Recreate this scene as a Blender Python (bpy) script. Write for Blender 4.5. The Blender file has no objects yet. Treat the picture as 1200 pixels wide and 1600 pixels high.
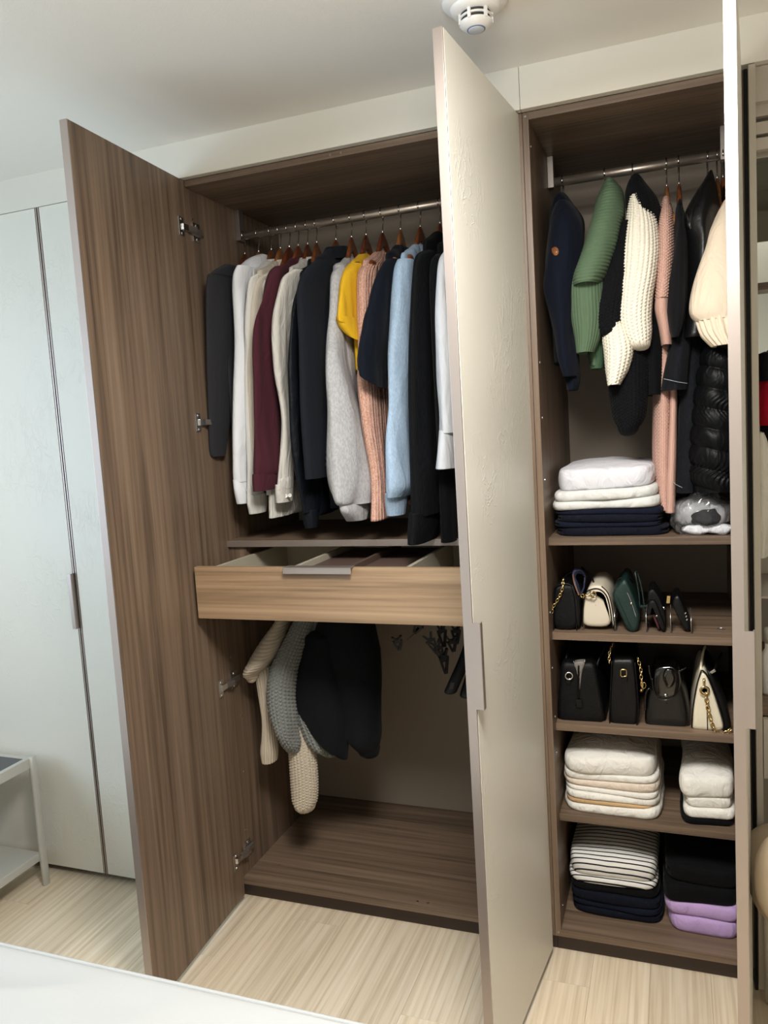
import bpy, bmesh, math, random
import numpy as np
from mathutils import Vector, Matrix
random.seed(4)
scene = bpy.context.scene
COL = scene.collection

# ------------------------------------------------------------------ camera
CAM = np.array([1.3061, -2.0066, 1.4542])
YAW, PIT, ROL, FPX = 0.3590, -0.1048, -0.0618, 1220.14
_fw = np.array([-math.sin(YAW)*math.cos(PIT), math.cos(YAW)*math.cos(PIT), math.sin(PIT)])
_rt = np.array([math.cos(YAW), math.sin(YAW), 0.0])
_up = np.cross(_rt, _fw)
CR = _rt*math.cos(ROL) + _up*math.sin(ROL)
CU = _up*math.cos(ROL) - _rt*math.sin(ROL)
CF = _fw
cam_data = bpy.data.cameras.new('camera')
cam = bpy.data.objects.new('camera', cam_data)
COL.objects.link(cam)
cam_data.sensor_fit = 'VERTICAL'
cam_data.sensor_height = 24.0
cam_data.lens = FPX/1600.0*24.0
cam_data.clip_start = 0.02
cam.matrix_world = Matrix(((CR[0], CU[0], -CF[0], CAM[0]), (CR[1], CU[1], -CF[1], CAM[1]),
                           (CR[2], CU[2], -CF[2], CAM[2]), (0, 0, 0, 1)))
scene.camera = cam

# ------------------------------------------------------------------ world, lights, exposure
world = bpy.data.worlds.new('world'); scene.world = world
world.use_nodes = True
world.node_tree.nodes['Background'].inputs[0].default_value = (0.62, 0.78, 1.0, 1)
world.node_tree.nodes['Background'].inputs[1].default_value = 1.0
scene.view_settings.view_transform = 'Standard'
scene.view_settings.look = 'None'
scene.view_settings.gamma = 1.0
scene.view_settings.exposure = 0.0

def area(name, loc, target, sx, sy, power, color):
    l = bpy.data.lights.new(name, 'AREA'); l.shape = 'RECTANGLE'
    l.size = sx; l.size_y = sy; l.energy = power; l.color = color
    o = bpy.data.objects.new(name, l); COL.objects.link(o)
    o.location = loc
    o.rotation_euler = (Vector(target)-Vector(loc)).to_track_quat('-Z', 'Y').to_euler()
    return o
# daylight coming through the window in the left wall
area('window_daylight', (-1.66, -1.75, 1.45), (0.0, -1.75, 1.45), 1.5, 1.3, 36, (0.62, 0.80, 1.0))
# the ceiling lamp's own light (its fitting is built further down)
area('ceiling_lamp_light', (1.10, -1.22, 2.236), (1.10, -1.22, 0.0), 0.54, 0.54, 38, (1.0, 0.968, 0.92))
_pl = bpy.data.lights.new('ceiling_fill', 'POINT'); _pl.energy = 18; _pl.color = (1.0, 0.965, 0.91); _pl.shadow_soft_size = 0.12  # extra point light added below the fitting to brighten the ceiling
_po = bpy.data.objects.new('ceiling_fill', _pl); COL.objects.link(_po); _po.location = (1.10, -1.22, 2.10)

# ------------------------------------------------------------------ helpers
def at(u, v, Y):
    d = CF + CR*(u-600)/FPX - CU*(v-800)/FPX
    t = (Y-CAM[1])/d[1]
    return CAM + t*d
def atz(u, v, z):
    d = CF + CR*(u-600)/FPX - CU*(v-800)/FPX
    return CAM + (z-CAM[2])/d[2]*d
def s2l(c):
    return tuple((x/12.92 if x <= 0.04045 else ((x+0.055)/1.055)**2.4) for x in [k/255.0 for k in c]) + (1.0,)
WM = {}
def wm(o): return WM.get(o.name, Matrix.Identity(4)) if o else Matrix.Identity(4)
def tag(o, label=None, cat=None, group=None, kind=None):
    if label: o['label'] = label
    if cat: o['category'] = cat
    if group: o['group'] = group
    if kind: o['kind'] = kind
    return o
def thing(name, label, cat, loc=(0, 0, 0), group=None, kind=None, rz=0.0):
    o = bpy.data.objects.new(name, None); COL.objects.link(o)
    o.empty_display_size = 0.05
    o.location = loc; o.rotation_euler = (0, 0, rz)
    WM[o.name] = Matrix.Translation(Vector(loc)) @ Matrix.Rotation(rz, 4, 'Z')
    return tag(o, label, cat, group, kind)
def mk(name, verts, faces, mat, parent=None, smooth=False, uvs=None, bevel=0.0, sharp=None):
    """one mesh object from world coordinates"""
    M = wm(parent)
    if parent is not None:
        I = np.array(M.inverted())
        v = np.asarray(verts, float)
        v = v @ I[:3, :3].T + I[:3, 3]
    else:
        v = np.asarray(verts, float)
    me = bpy.data.meshes.new(name)
    me.from_pydata(v.tolist(), [], faces if isinstance(faces, list) else faces.tolist())
    if uvs is not None:
        uvl = me.uv_layers.new(name='UVMap')
        li = np.zeros(len(me.loops), dtype=np.int32); me.loops.foreach_get('vertex_index', li)
        uvl.data.foreach_set('uv', np.asarray(uvs, float)[li].ravel())
    me.materials.append(mat)
    if smooth:
        me.polygons.foreach_set('use_smooth', [True]*len(me.polygons))
    o = bpy.data.objects.new(name, me); COL.objects.link(o)
    if bevel > 0:
        bm = bmesh.new(); bm.from_mesh(me)
        bmesh.ops.bevel(bm, geom=list(bm.edges), offset=bevel, segments=2, affect='EDGES', profile=0.6)
        bm.to_mesh(me); bm.free()
    if parent is not None:
        o.parent = parent
        WM[o.name] = M          # children's children use the same frame
    else:
        WM[o.name] = Matrix.Identity(4)
    return o
class MB:
    """collects simple solids, in world coordinates, into one mesh"""
    def __init__(s): s.v = []; s.f = []
    def add(s, V, Fc):
        b = len(s.v); s.v += [tuple(p) for p in V]; s.f += [tuple(i+b for i in f) for f in Fc]; return s
    def box(s, x0, x1, y0, y1, z0, z1):
        V = [(x0, y0, z0), (x1, y0, z0), (x1, y1, z0), (x0, y1, z0), (x0, y0, z1), (x1, y0, z1), (x1, y1, z1), (x0, y1, z1)]
        return s.add(V, [(0, 3, 2, 1), (4, 5, 6, 7), (0, 1, 5, 4), (1, 2, 6, 5), (2, 3, 7, 6), (3, 0, 4, 7)])
    def obox(s, c, ax, ay, az):
        """box about centre c with half-axis vectors"""
        c = np.array(c, float); ax, ay, az = [np.array(k, float) for k in (ax, ay, az)]
        V = [c+i*ax+j*ay+k*az for k in (-1, 1) for (i, j) in ((-1, -1), (1, -1), (1, 1), (-1, 1))]
        Fc = [(0, 3, 2, 1), (4, 5, 6, 7), (0, 1, 5, 4), (1, 2, 6, 5), (2, 3, 7, 6), (3, 0, 4, 7)]
        if np.dot(np.cross(ax, ay), az) < 0: Fc = [tuple(reversed(f)) for f in Fc]
        return s.add(V, Fc)
    def prism(s, pts, off):
        """polygon pts (3-D, planar) extruded by vector off"""
        n = len(pts); off = np.array(off, float); P = [np.array(p, float) for p in pts]
        V = P + [p+off for p in P]
        Fc = [tuple(range(n)), tuple(range(2*n-1, n-1, -1))]
        for i in range(n):
            j = (i+1) % n; Fc.append((j, i, i+n, j+n))
        return s.add(V, Fc)
    def wire(s, pts, r, n=8, closed=False):
        V, Fc = wire_geo(pts, r, n, closed); return s.add(V, Fc)
    def lathe(s, prof, c, axis='Z', n=24):
        """prof: list of (radius, height) from bottom to top"""
        V = []; c = np.array(c, float)
        for (r, h) in prof:
            for i in range(n):
                a = 2*math.pi*i/n
                if axis == 'Z': p = (r*math.cos(a), r*math.sin(a), h)
                elif axis == 'X': p = (h, r*math.cos(a), r*math.sin(a))
                else: p = (r*math.sin(a), h, r*math.cos(a))
                V.append(c+np.array(p))
        Fc = []
        for k in range(len(prof)-1):
            for i in range(n):
                j = (i+1) % n; Fc.append((k*n+i, k*n+j, (k+1)*n+j, (k+1)*n+i))
        Fc.append(tuple(range(n-1, -1, -1))); Fc.append(tuple(range((len(prof)-1)*n, len(prof)*n)))
        return s.add(V, Fc)
    def build(s, name, mat, parent=None, smooth=False, bevel=0.0):
        return mk(name, s.v, s.f, mat, parent, smooth, None, bevel)
def wire_geo(pts, r, n=8, closed=False):
    P = [np.array(p, float) for p in pts]; m = len(P)
    V = []; Fc = []
    up = None
    for i in range(m):
        a = P[(i-1) % m] if (closed or i > 0) else P[i]
        b = P[(i+1) % m] if (closed or i < m-1) else P[i]
        t = (b-a)/max(1e-9, np.linalg.norm(b-a))
        if up is None:
            up = np.array([0, 0, 1.0]) if abs(t[2]) < 0.9 else np.array([1.0, 0, 0])
        up = up - t*np.dot(up, t); up /= max(1e-9, np.linalg.norm(up))
        sd = np.cross(t, up)
        rr = r[i] if isinstance(r, (list, tuple)) else r
        for k in range(n):
            an = 2*math.pi*k/n
            V.append(P[i] + rr*(math.cos(an)*up + math.sin(an)*sd))
    for i in range(m if closed else m-1):
        i2 = (i+1) % m
        for k in range(n):
            k2 = (k+1) % n
            Fc.append((i*n+k, i*n+k2, i2*n+k2, i2*n+k))
    if not closed:
        Fc.append(tuple(range(n-1, -1, -1))); Fc.append(tuple(range((m-1)*n, m*n)))
    return V, Fc
def cat(rows, m):
    """Catmull-Rom resample of an (k,d) array to m rows"""
    A = np.asarray(rows, float); k = len(A)
    T = np.linspace(0, k-1, m); out = []
    for t in T:
        i = min(int(t), k-2); f = t-i
        p0 = A[max(i-1, 0)]; p1 = A[i]; p2 = A[i+1]; p3 = A[min(i+2, k-1)]
        out.append(0.5*((2*p1)+(-p0+p2)*f+(2*p0-5*p1+4*p2-p3)*f*f+(-p0+3*p1-3*p2+p3)*f**3))
    return np.array(out)
class Noise:
    def __init__(s, seed, f0, octv=3):
        r = np.random.RandomState(seed); s.k = []; 
        for o in range(octv):
            for j in range(5):
                d = r.normal(size=3); d /= np.linalg.norm(d)
                s.k.append((d*f0*(1.9**o)*r.uniform(0.7, 1.3), r.uniform(0, 6.28), 0.55**o))
    def __call__(s, P):
        P = np.asarray(P, float); out = np.zeros(P.shape[:-1])
        for d, ph, a in s.k: out += a*np.sin(P@d+ph)
        return out/3.2

# ------------------------------------------------------------------ materials
def newmat(name):
    m = bpy.data.materials.new(name); m.use_nodes = True
    nt = m.node_tree; b = nt.nodes['Principled BSDF']
    return m, nt, b
def node(nt, t, **kw):
    n = nt.nodes.new(t)
    for k, v in kw.items(): setattr(n, k, v)
    return n
def ramp(nt, stops):
    r = node(nt, 'ShaderNodeValToRGB'); e = r.color_ramp.elements
    e[0].position = stops[0][0]; e[0].color = stops[0][1]
    e[1].position = stops[-1][0]; e[1].color = stops[-1][1]
    for p, c in stops[1:-1]:
        k = e.new(p); k.color = c
    return r
def plain(name, rgb, rough=0.5, metal=0.0, bump=0.0, bscale=200, coat=0.0, spec=None):
    m, nt, b = newmat(name)
    b.inputs['Base Color'].default_value = s2l(rgb)
    b.inputs['Roughness'].default_value = rough
    b.inputs['Metallic'].default_value = metal
    if coat: b.inputs['Coat Weight'].default_value = coat
    if spec is not None: b.inputs['Specular IOR Level'].default_value = spec
    if bump:
        tc = node(nt, 'ShaderNodeTexCoord'); nz = node(nt, 'ShaderNodeTexNoise')
        nz.inputs['Scale'].default_value = bscale; nz.inputs['Detail'].default_value = 4
        bp = node(nt, 'ShaderNodeBump'); bp.inputs['Strength'].default_value = bump; bp.inputs['Distance'].default_value = 0.002
        nt.links.new(tc.outputs['Object'], nz.inputs['Vector'])
        nt.links.new(nz.outputs['Fac'], bp.inputs['Height'])
        nt.links.new(bp.outputs['Normal'], b.inputs['Normal'])
    return m
def wood(name, c_dark, c_mid, c_light, axis, along=0.7, across=17.0, rough=0.45, seed=0.0, rnd=False, streak=0.35, contrast=(0.33, 0.5, 0.67), band='Y', grain=0.06):
    m, nt, b = newmat(name)
    tc = node(nt, 'ShaderNodeTexCoord')
    mp = node(nt, 'ShaderNodeMapping'); mp2 = node(nt, 'ShaderNodeMapping')
    sc = [across]*3; sc[axis] = along
    sc2 = [150.0]*3; sc2[axis] = 2.5
    mp.inputs['Scale'].default_value = sc; mp2.inputs['Scale'].default_value = sc2
    mp.inputs['Location'].default_value = (seed, seed*1.7, seed*0.6)
    src = tc.outputs['Object']
    if rnd:
        oi = node(nt, 'ShaderNodeObjectInfo')
        mu = node(nt, 'ShaderNodeMath', operation='MULTIPLY'); mu.inputs[1].default_value = 37.0
        nt.links.new(oi.outputs['Random'], mu.inputs[0])
        va = node(nt, 'ShaderNodeVectorMath', operation='ADD')
        nt.links.new(src, va.inputs[0]); nt.links.new(mu.outputs[0], va.inputs[1])
        src = va.outputs[0]
    nt.links.new(src, mp.inputs['Vector']); nt.links.new(src, mp2.inputs['Vector'])
    n1 = node(nt, 'ShaderNodeTexNoise'); n1.inputs['Scale'].default_value = 1.0
    n1.inputs['Detail'].default_value = 7; n1.inputs['Roughness'].default_value = 0.6; n1.inputs['Distortion'].default_value = 0.9
    n2 = node(nt, 'ShaderNodeTexNoise'); n2.inputs['Scale'].default_value = 1.0
    n2.inputs['Detail'].default_value = 3
    nt.links.new(mp.outputs[0], n1.inputs['Vector']); nt.links.new(mp2.outputs[0], n2.inputs['Vector'])
    mx = node(nt, 'ShaderNodeMix'); mx.data_type = 'FLOAT'; mx.inputs[0].default_value = streak
    nt.links.new(n1.outputs['Fac'], mx.inputs[2]); nt.links.new(n2.outputs['Fac'], mx.inputs[3])
    wv = node(nt, 'ShaderNodeTexWave'); wv.wave_type = 'BANDS'; wv.bands_direction = band; wv.wave_profile = 'SIN'
    mp3 = node(nt, 'ShaderNodeMapping'); sc3 = [7.0]*3; sc3[axis] = 0.4; mp3.inputs['Scale'].default_value = sc3
    nt.links.new(src, mp3.inputs['Vector']); nt.links.new(mp3.outputs[0], wv.inputs['Vector'])
    wv.inputs['Scale'].default_value = 1.6; wv.inputs['Distortion'].default_value = 9.0; wv.inputs['Detail'].default_value = 3.0
    wv.inputs['Detail Scale'].default_value = 0.9; wv.inputs['Detail Roughness'].default_value = 0.55
    mxw = node(nt, 'ShaderNodeMix'); mxw.data_type = 'FLOAT'; mxw.inputs[0].default_value = grain
    nt.links.new(mx.outputs[0], mxw.inputs[2]); nt.links.new(wv.outputs['Fac'], mxw.inputs[3]); mx = mxw
    r = ramp(nt, [(contrast[0], s2l(c_dark)), (contrast[1], s2l(c_mid)), (contrast[2], s2l(c_light))])
    nt.links.new(mx.outputs[0], r.inputs[0])
    out = r.outputs[0]
    if rnd:
        hs = node(nt, 'ShaderNodeHueSaturation')
        mr = node(nt, 'ShaderNodeMapRange'); mr.inputs[3].default_value = 0.90; mr.inputs[4].default_value = 1.07
        nt.links.new(oi.outputs['Random'], mr.inputs[0]); nt.links.new(mr.outputs[0], hs.inputs['Value'])
        nt.links.new(out, hs.inputs['Color']); out = hs.outputs[0]
    nt.links.new(out, b.inputs['Base Color'])
    b.inputs['Roughness'].default_value = rough
    bp = node(nt, 'ShaderNodeBump'); bp.inputs['Strength'].default_value = 0.12; bp.inputs['Distance'].default_value = 0.001
    nt.links.new(n2.outputs['Fac'], bp.inputs['Height']); nt.links.new(bp.outputs['Normal'], b.inputs['Normal'])
    return m
def cloth(name, rgb, rough=0.85, weave=900.0, bump=0.25, mottle=0.0, mscale=60.0, sheen=0.03, rgb2=None, rib=0.0, ribw=0.006, wr=0.35, crz=0.4):
    """woven or knitted cloth; UVs are in metres (u round the sleeve, v along it)"""
    m, nt, b = newmat(name)
    b.inputs['Roughness'].default_value = rough
    b.inputs['Sheen Weight'].default_value = sheen
    b.inputs['Specular IOR Level'].default_value = 0.12
    tc = node(nt, 'ShaderNodeTexCoord')
    nz = node(nt, 'ShaderNodeTexNoise'); nz.inputs['Scale'].default_value = weave; nz.inputs['Detail'].default_value = 2
    nt.links.new(tc.outputs['Object'], nz.inputs['Vector'])
    # soft creases
    n3 = node(nt, 'ShaderNodeTexNoise'); n3.inputs['Scale'].default_value = 22; n3.inputs['Detail'].default_value = 3; n3.inputs['Distortion'].default_value = 1.0
    mp3 = node(nt, 'ShaderNodeMapping'); mp3.inputs['Scale'].default_value = (1, 1, crz)
    nt.links.new(tc.outputs['Object'], mp3.inputs[0]); nt.links.new(mp3.outputs[0], n3.inputs['Vector'])
    b1 = node(nt, 'ShaderNodeBump'); b1.inputs['Strength'].default_value = wr; b1.inputs['Distance'].default_value = 0.02
    nt.links.new(n3.outputs['Fac'], b1.inputs['Height'])
    b2 = node(nt, 'ShaderNodeBump'); b2.inputs['Strength'].default_value = bump; b2.inputs['Distance'].default_value = 0.001
    nt.links.new(nz.outputs['Fac'], b2.inputs['Height']); nt.links.new(b1.outputs['Normal'], b2.inputs['Normal'])
    nrm = b2.outputs['Normal']
    if rib:
        sp = node(nt, 'ShaderNodeSeparateXYZ'); nt.links.new(tc.outputs['UV'], sp.inputs[0])
        mu = node(nt, 'ShaderNodeMath', operation='MULTIPLY'); mu.inputs[1].default_value = 2*math.pi/ribw
        nt.links.new(sp.outputs[0], mu.inputs[0])
        si = node(nt, 'ShaderNodeMath', operation='SINE'); nt.links.new(mu.outputs[0], si.inputs[0])
        b3 = node(nt, 'ShaderNodeBump'); b3.inputs['Strength'].default_value = rib; b3.inputs['Distance'].default_value = 0.002
        nt.links.new(si.outputs[0], b3.inputs['Height']); nt.links.new(nrm, b3.inputs['Normal']); nrm = b3.outputs['Normal']
    nt.links.new(nrm, b.inputs['Normal'])
    if mottle:
        n4 = node(nt, 'ShaderNodeTexNoise'); n4.inputs['Scale'].default_value = mscale; n4.inputs['Detail'].default_value = 5
        mp = node(nt, 'ShaderNodeMapping'); mp.inputs['Scale'].default_value = (1, 1, 0.45)
        nt.links.new(tc.outputs['Object'], mp.inputs[0]); nt.links.new(mp.outputs[0], n4.inputs['Vector'])
        c2 = rgb2 if rgb2 else tuple(k*(1-mottle) for k in rgb)
        r = ramp(nt, [(0.40, s2l(c2)), (0.60, s2l(rgb))])
        nt.links.new(n4.outputs['Fac'], r.inputs[0]); nt.links.new(r.outputs[0], b.inputs['Base Color'])
    else:
        b.inputs['Base Color'].default_value = s2l(rgb)
    return m

WALNUT = ((80, 65, 53), (115, 96, 79), (138, 117, 98))
W_V = wood('walnut_upright', *WALNUT, 2, seed=3.1)
W_X = wood('walnut_crosswise', *WALNUT, 0, seed=1.3)
W_LIT = wood('walnut_lit', (112, 90, 67), (150, 123, 95), (172, 145, 114), 0, seed=7.7, across=16, band='Z')  # same walnut made lighter, the drawer's stronger light put into the colour
W_Y = wood('walnut_depth', *WALNUT, 1, seed=5.3)
KICK = plain('kick_board_brown', (62, 48, 40), 0.5)
FLOORM = wood('oak_floor', (196, 176, 148), (228, 211, 184), (244, 232, 212), 1, along=1.6, across=24, rough=0.42, rnd=True, streak=0.55, band='X', grain=0.10, contrast=(.27,.5,.73))
CEIL = plain('ceiling_paper', (238, 234, 225), 0.9, bump=0.15, bscale=260)
WALLM = plain('wall_paper', (216, 211, 200), 0.9, bump=0.1, bscale=180)
FASC = plain('fascia_laminate', (222, 218, 206), 0.6)
BACKM = plain('back_panel_linen', (150, 138, 124), 0.7, bump=0.15, bscale=300)
METAL = plain('champagne_metal', (182, 170, 163), 0.38, 0.8)
METALD = plain('bronze_metal', (150, 142, 135), 0.4, 0.8)
CHROME = plain('chrome', (225, 225, 225), 0.18, 1.0)
RODM = plain('rod_bronze', (196, 184, 170), 0.36, 0.85)
BLACKGAP = plain('gap_shade_black', (20, 20, 20), 0.7)
GOLD = plain('gold_metal', (214, 188, 132), 0.25, 1.0)
WHITEPL = plain('white_plastic', (236, 233, 228), 0.35)
DARKGREY = plain('dark_grille', (40, 40, 40), 0.6)

def door_laminate():
    m, nt, b = newmat('embossed_door_laminate')
    b.inputs['Base Color'].default_value = s2l((226, 223, 212)); b.inputs['Roughness'].default_value = 0.42
    tc = node(nt, 'ShaderNodeTexCoord')
    mp = node(nt, 'ShaderNodeMapping'); mp.inputs['Scale'].default_value = (1, 1, 0.55)
    n = node(nt, 'ShaderNodeTexNoise'); n.inputs['Scale'].default_value = 18; n.inputs['Detail'].default_value = 3; n.inputs['Distortion'].default_value = 2.2
    nt.links.new(tc.outputs['Object'], mp.inputs[0]); nt.links.new(mp.outputs[0], n.inputs['Vector'])
    r = ramp(nt, [(0.46, (0, 0, 0, 1)), (0.5, (1, 1, 1, 1)), (0.54, (0, 0, 0, 1))])
    nt.links.new(n.outputs['Fac'], r.inputs[0])
    n2 = node(nt, 'ShaderNodeTexNoise'); n2.inputs['Scale'].default_value = 5; nt.links.new(tc.outputs['Object'], n2.inputs['Vector'])
    r2 = ramp(nt, [(0.48, (0, 0, 0, 1)), (0.62, (1, 1, 1, 1))]); nt.links.new(n2.outputs['Fac'], r2.inputs[0])
    mu = node(nt, 'ShaderNodeMath', operation='MULTIPLY'); nt.links.new(r.outputs[0], mu.inputs[0]); nt.links.new(r2.outputs[0], mu.inputs[1])
    bp = node(nt, 'ShaderNodeBump'); bp.inputs['Strength'].default_value = 0.32; bp.inputs['Distance'].default_value = 0.002
    nt.links.new(mu.outputs[0], bp.inputs['Height']); nt.links.new(bp.outputs['Normal'], b.inputs['Normal'])
    return m
DOORM = door_laminate()

# ------------------------------------------------------------------ the room
XL, XR, YB, YF, ZC = -1.70, 2.90, 0.62, -3.30, 2.30
def struct(o): o['kind'] = 'structure'; return o
fl = MB().box(XL-.1, XR+.1, YF-.1, YB+.1, -0.06, -0.0035).build('floor', plain('floor_base', (90, 78, 62), 0.8)); struct(fl)
PW, PL = 0.146, 1.22
plank_me = None; g = 0.00025
nx = int((XR-XL)/PW)+1
for i in range(nx):
    off = (i*0.41) % 1.0
    y = YF - PL*off
    while y < -0.0:
        y0, y1 = max(y, YF), min(y+PL, 0.05)
        x0 = XL+i*PW; x1 = min(x0+PW, XR)
        if y1-y0 > 0.02 and y1 > -1.9:

            if (y1-y0) == PL and x1-x0 > PW-1e-6:
                if plank_me is None:
                    o = MB().box(-PW/2+g, PW/2-g, -PL/2+g, PL/2-g, -0.006, 0.0).build('plank', FLOORM, None, False, 0.0003)
                    plank_me = o.data
                else:
                    o = bpy.data.objects.new('plank', plank_me); COL.objects.link(o)
            else:
                o = MB().box(-(x1-x0)/2+g, (x1-x0)/2-g, -(y1-y0)/2+g, (y1-y0)/2-g, -0.006, 0.0).build('plank', FLOORM, None, False, 0.0003)
            o.location = ((x0+x1)/2, (y0+y1)/2, 0.0)
            o.parent = fl
        elif y1-y0 > 0.02:
            o = MB().box(-(x1-x0)/2+g, (x1-x0)/2-g, -(y1-y0)/2+g, (y1-y0)/2-g, -0.006, 0.0).build('plank', FLOORM, None)
            o.location = ((x0+x1)/2, (y0+y1)/2, 0.0); o.parent = fl
        y += PL
struct(MB().box(XL-.1, XR+.1, YF-.1, YB+.1, ZC, ZC+.08).build('ceiling', CEIL))
struct(MB().box(XL-.1, XR+.1, YB, YB+.1, 0, ZC).build('wall_back', WALLM))
struct(MB().box(XR, XR+.1, YF, YB, 0, ZC).build('wall_right', WALLM))
struct(MB().box(XL-.1, XR+.1, YF-.1, YF, 0, ZC).build('wall_front', WALLM))
# left wall with the window opening
wy0, wy1, wz0, wz1 = -2.5, -1.0, 0.80, 2.10
struct(MB().box(XL-.1, XL, YF, wy0, 0, ZC).box(XL-.1, XL, wy1, YB, 0, ZC).box(XL-.1, XL, wy0, wy1, 0, wz0).box(XL-.1, XL, wy0, wy1, wz1, ZC).build('wall_left', WALLM))
wn = thing('window_1', None, None, (XL-.05, (wy0+wy1)/2, wz0), kind='structure')
fr = MB()
for (a, b_, c, d) in ((wy0, wy1, wz0, wz0+.05), (wy0, wy1, wz1-.05, wz1), (wy0, wy0+.05, wz0, wz1), (wy1-.05, wy1, wz0, wz1), ((wy0+wy1)/2-.03, (wy0+wy1)/2+.03, wz0, wz1)):
    fr.box(XL-.08, XL-.03, a, b_, c, d)
fr.build('window_frame', WHITEPL, wn)
glassm, gnt, gb = newmat('window_glass'); gb.inputs['Transmission Weight'].default_value = 1.0; gb.inputs['Roughness'].default_value = 0.0; gb.inputs['IOR'].default_value = 1.01
for (a, b_) in ((wy0+.05, (wy0+wy1)/2-.03), ((wy0+wy1)/2+.03, wy1-.05)):
    MB().box(XL-.058, XL-.053, a, b_, wz0+.05, wz1-.05).build('pane', glassm, wn)
# fascia above the wardrobes, in lengths that meet above the carcass joints
FO = -0.022
ZF = 2.2012
for k, (a, b_) in enumerate(((XL, 0.9752), (0.9762, XR))):
    struct(MB().box(a, b_, FO, 0.0, ZF, ZC).build('trim_%d' % (k+1), FASC, None, False, 0.0006))

# ------------------------------------------------------------------ wardrobes
Z0, ZBT, ZCT, D = 0.0558, 0.075, 2.1825, 0.5762
def box(parent, name, mat, x0, x1, y0, y1, z0, z1, bevel=0.0008):
    return MB().box(x0, x1, y0, y1, z0, z1).build(name, mat, parent, False, bevel)
def panel_door(parent, H, dvec, out, width, z0, z1, inner_mat, handle=False, thick=0.020, flip=False):
    """door slab: H = hinge corner of the inner or front face (2-D), dvec along it, out = unit normal pointing to the front face"""
    H = np.array([H[0], H[1], 0.0]); d = np.array([dvec[0], dvec[1], 0.0]); n = np.array([out[0], out[1], 0.0])
    up = np.array([0, 0, 1.0])
    zc = (z0+z1)/2; hz = (z1-z0)/2-0.0
    d2 = d*(width-0.004)
    core = MB().obox(H+d2/2+n*thick*0.42+up*zc, d2/2, n*thick*0.42, up*hz).build('door', inner_mat, parent, False, 0.0008)
    d3 = d*(width-0.0072)
    MB().obox(H+d3/2+n*thick*0.92+up*zc, d3/2, n*thick*0.08, up*hz).build('front_panel', DOORM, core)
    MB().obox(H+d*(width-0.002)+n*thick*0.5+up*zc, d*0.002, n*thick*0.5, up*hz).build('edge_strip', METAL, core, False, 0.0006)
    # small plates on top and foot of the slab
    if handle:
        h0, h1 = 0.8735, 1.0548
        e = H+d*width
        prof = [e-d*0.0045+n*thick*0.98, e+n*thick*0.98, e+n*(thick+0.0155), e+n*(thick+0.0165)-d*0.0015,
                e+n*(thick+0.0165)-d*0.0135, e+n*(thick+0.0135)-d*0.0135, e+n*(thick+0.0135)-d*0.003, e+n*(thick+0.004)-d*0.003]
        prof = [p+up*h0 for p in prof]
        MB().prism(prof, up*(h1-h0)).build('handle', METAL, core, False)
    return core

# --- closed wardrobe on the left
w0 = thing('wardrobe', 'closed light grey wardrobe with slim bronze handle, left of the open doors', 'wardrobe', (-0.8, 0.28, 0))
box(w0, 'side_panel', W_V, -0.0375, -0.0195, 0.0, D+.02, Z0, ZF-.001)
box(w0, 'side_panel', W_V, -1.50, -1.482, 0.0, D+.02, Z0, ZF-.001)
box(w0, 'top_panel', W_X, -1.482, -0.0375, 0.0, D+.02, ZCT, ZF-.001)
box(w0, 'bottom_panel', W_X, -1.482, -0.0375, 0.0, D+.02, Z0, ZBT)
box(w0, 'back_panel', BACKM, -1.482, -0.0375, D, D+.02, ZBT, ZCT)
box(w0, 'kick_board', KICK, -1.50, -0.0195, 0.03, 0.048, 0.0, Z0)
GX = -0.5196
for (a, b_, hd) in ((-1.498, -1.014, False), (-1.0105, GX-.0022, True), (GX+.0022, -0.0235, False)):
    if hd: panel_door(w0, (a, -0.002), (1, 0), (0, -1), b_-a, 0.0249, 2.199, W_V, True)
    elif a > GX: panel_door(w0, (b_, -0.002), (-1, 0), (0, -1), b_-a, 0.0249, 2.199, W_V, False)
    else: panel_door(w0, (a, -0.002), (1, 0), (0, -1), b_-a, 0.0249, 2.199, W_V, False)

# --- open wardrobe with the long rail and drawer
XI1, XS = 0.958, 0.9757
w1 = thing('wardrobe', 'open walnut-lined wardrobe with long clothes rail and pulled-out drawer', 'wardrobe', (0.48, 0.28, 0))
box(w1, 'side_panel', W_V, -0.0180, 0.0, 0.0, D+.02, Z0, ZF-.001)
box(w1, 'side_panel', W_V, XI1, XS-.0004, 0.0, D+.02, Z0, ZF-.001)
box(w1, 'top_panel', W_X, 0.0, XI1, 0.0, D+.02, ZCT, ZF-.001)
box(w1, 'bottom_panel', W_X, 0.0, XI1, 0.0, D+.02, Z0, ZBT)
box(w1, 'back_panel', BACKM, 0.0, XI1, D, D+.02, ZBT, ZCT)
box(w1, 'kick_board', KICK, -0.018, XS, 0.03, 0.048, 0.0, Z0)
SHY, SHT, SHB = 0.0728, 1.1414, 1.1217
shelf = box(w1, 'shelf', W_X, 0.0, XI1, SHY+.004, D, SHB, SHT)
box(shelf, 'edge_strip', METAL, 0.0, XI1, SHY, SHY+.004, SHB, SHT)
box(w1, 'filler_strip', W_V, 0.0, 0.058, SHY+.012, SHY+.03, 0.955, SHB)
box(w1, 'filler_strip', W_V, XI1-.058, XI1, SHY+.012, SHY+.03, 0.955, SHB)
box(w1, 'drawer_carcass', W_Y, 0.058-.018, 0.058, SHY+.03, D, 0.955, SHB)
box(w1, 'drawer_carcass', W_Y, XI1-.058, XI1-.04, SHY+.03, D, 0.955, SHB)
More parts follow.
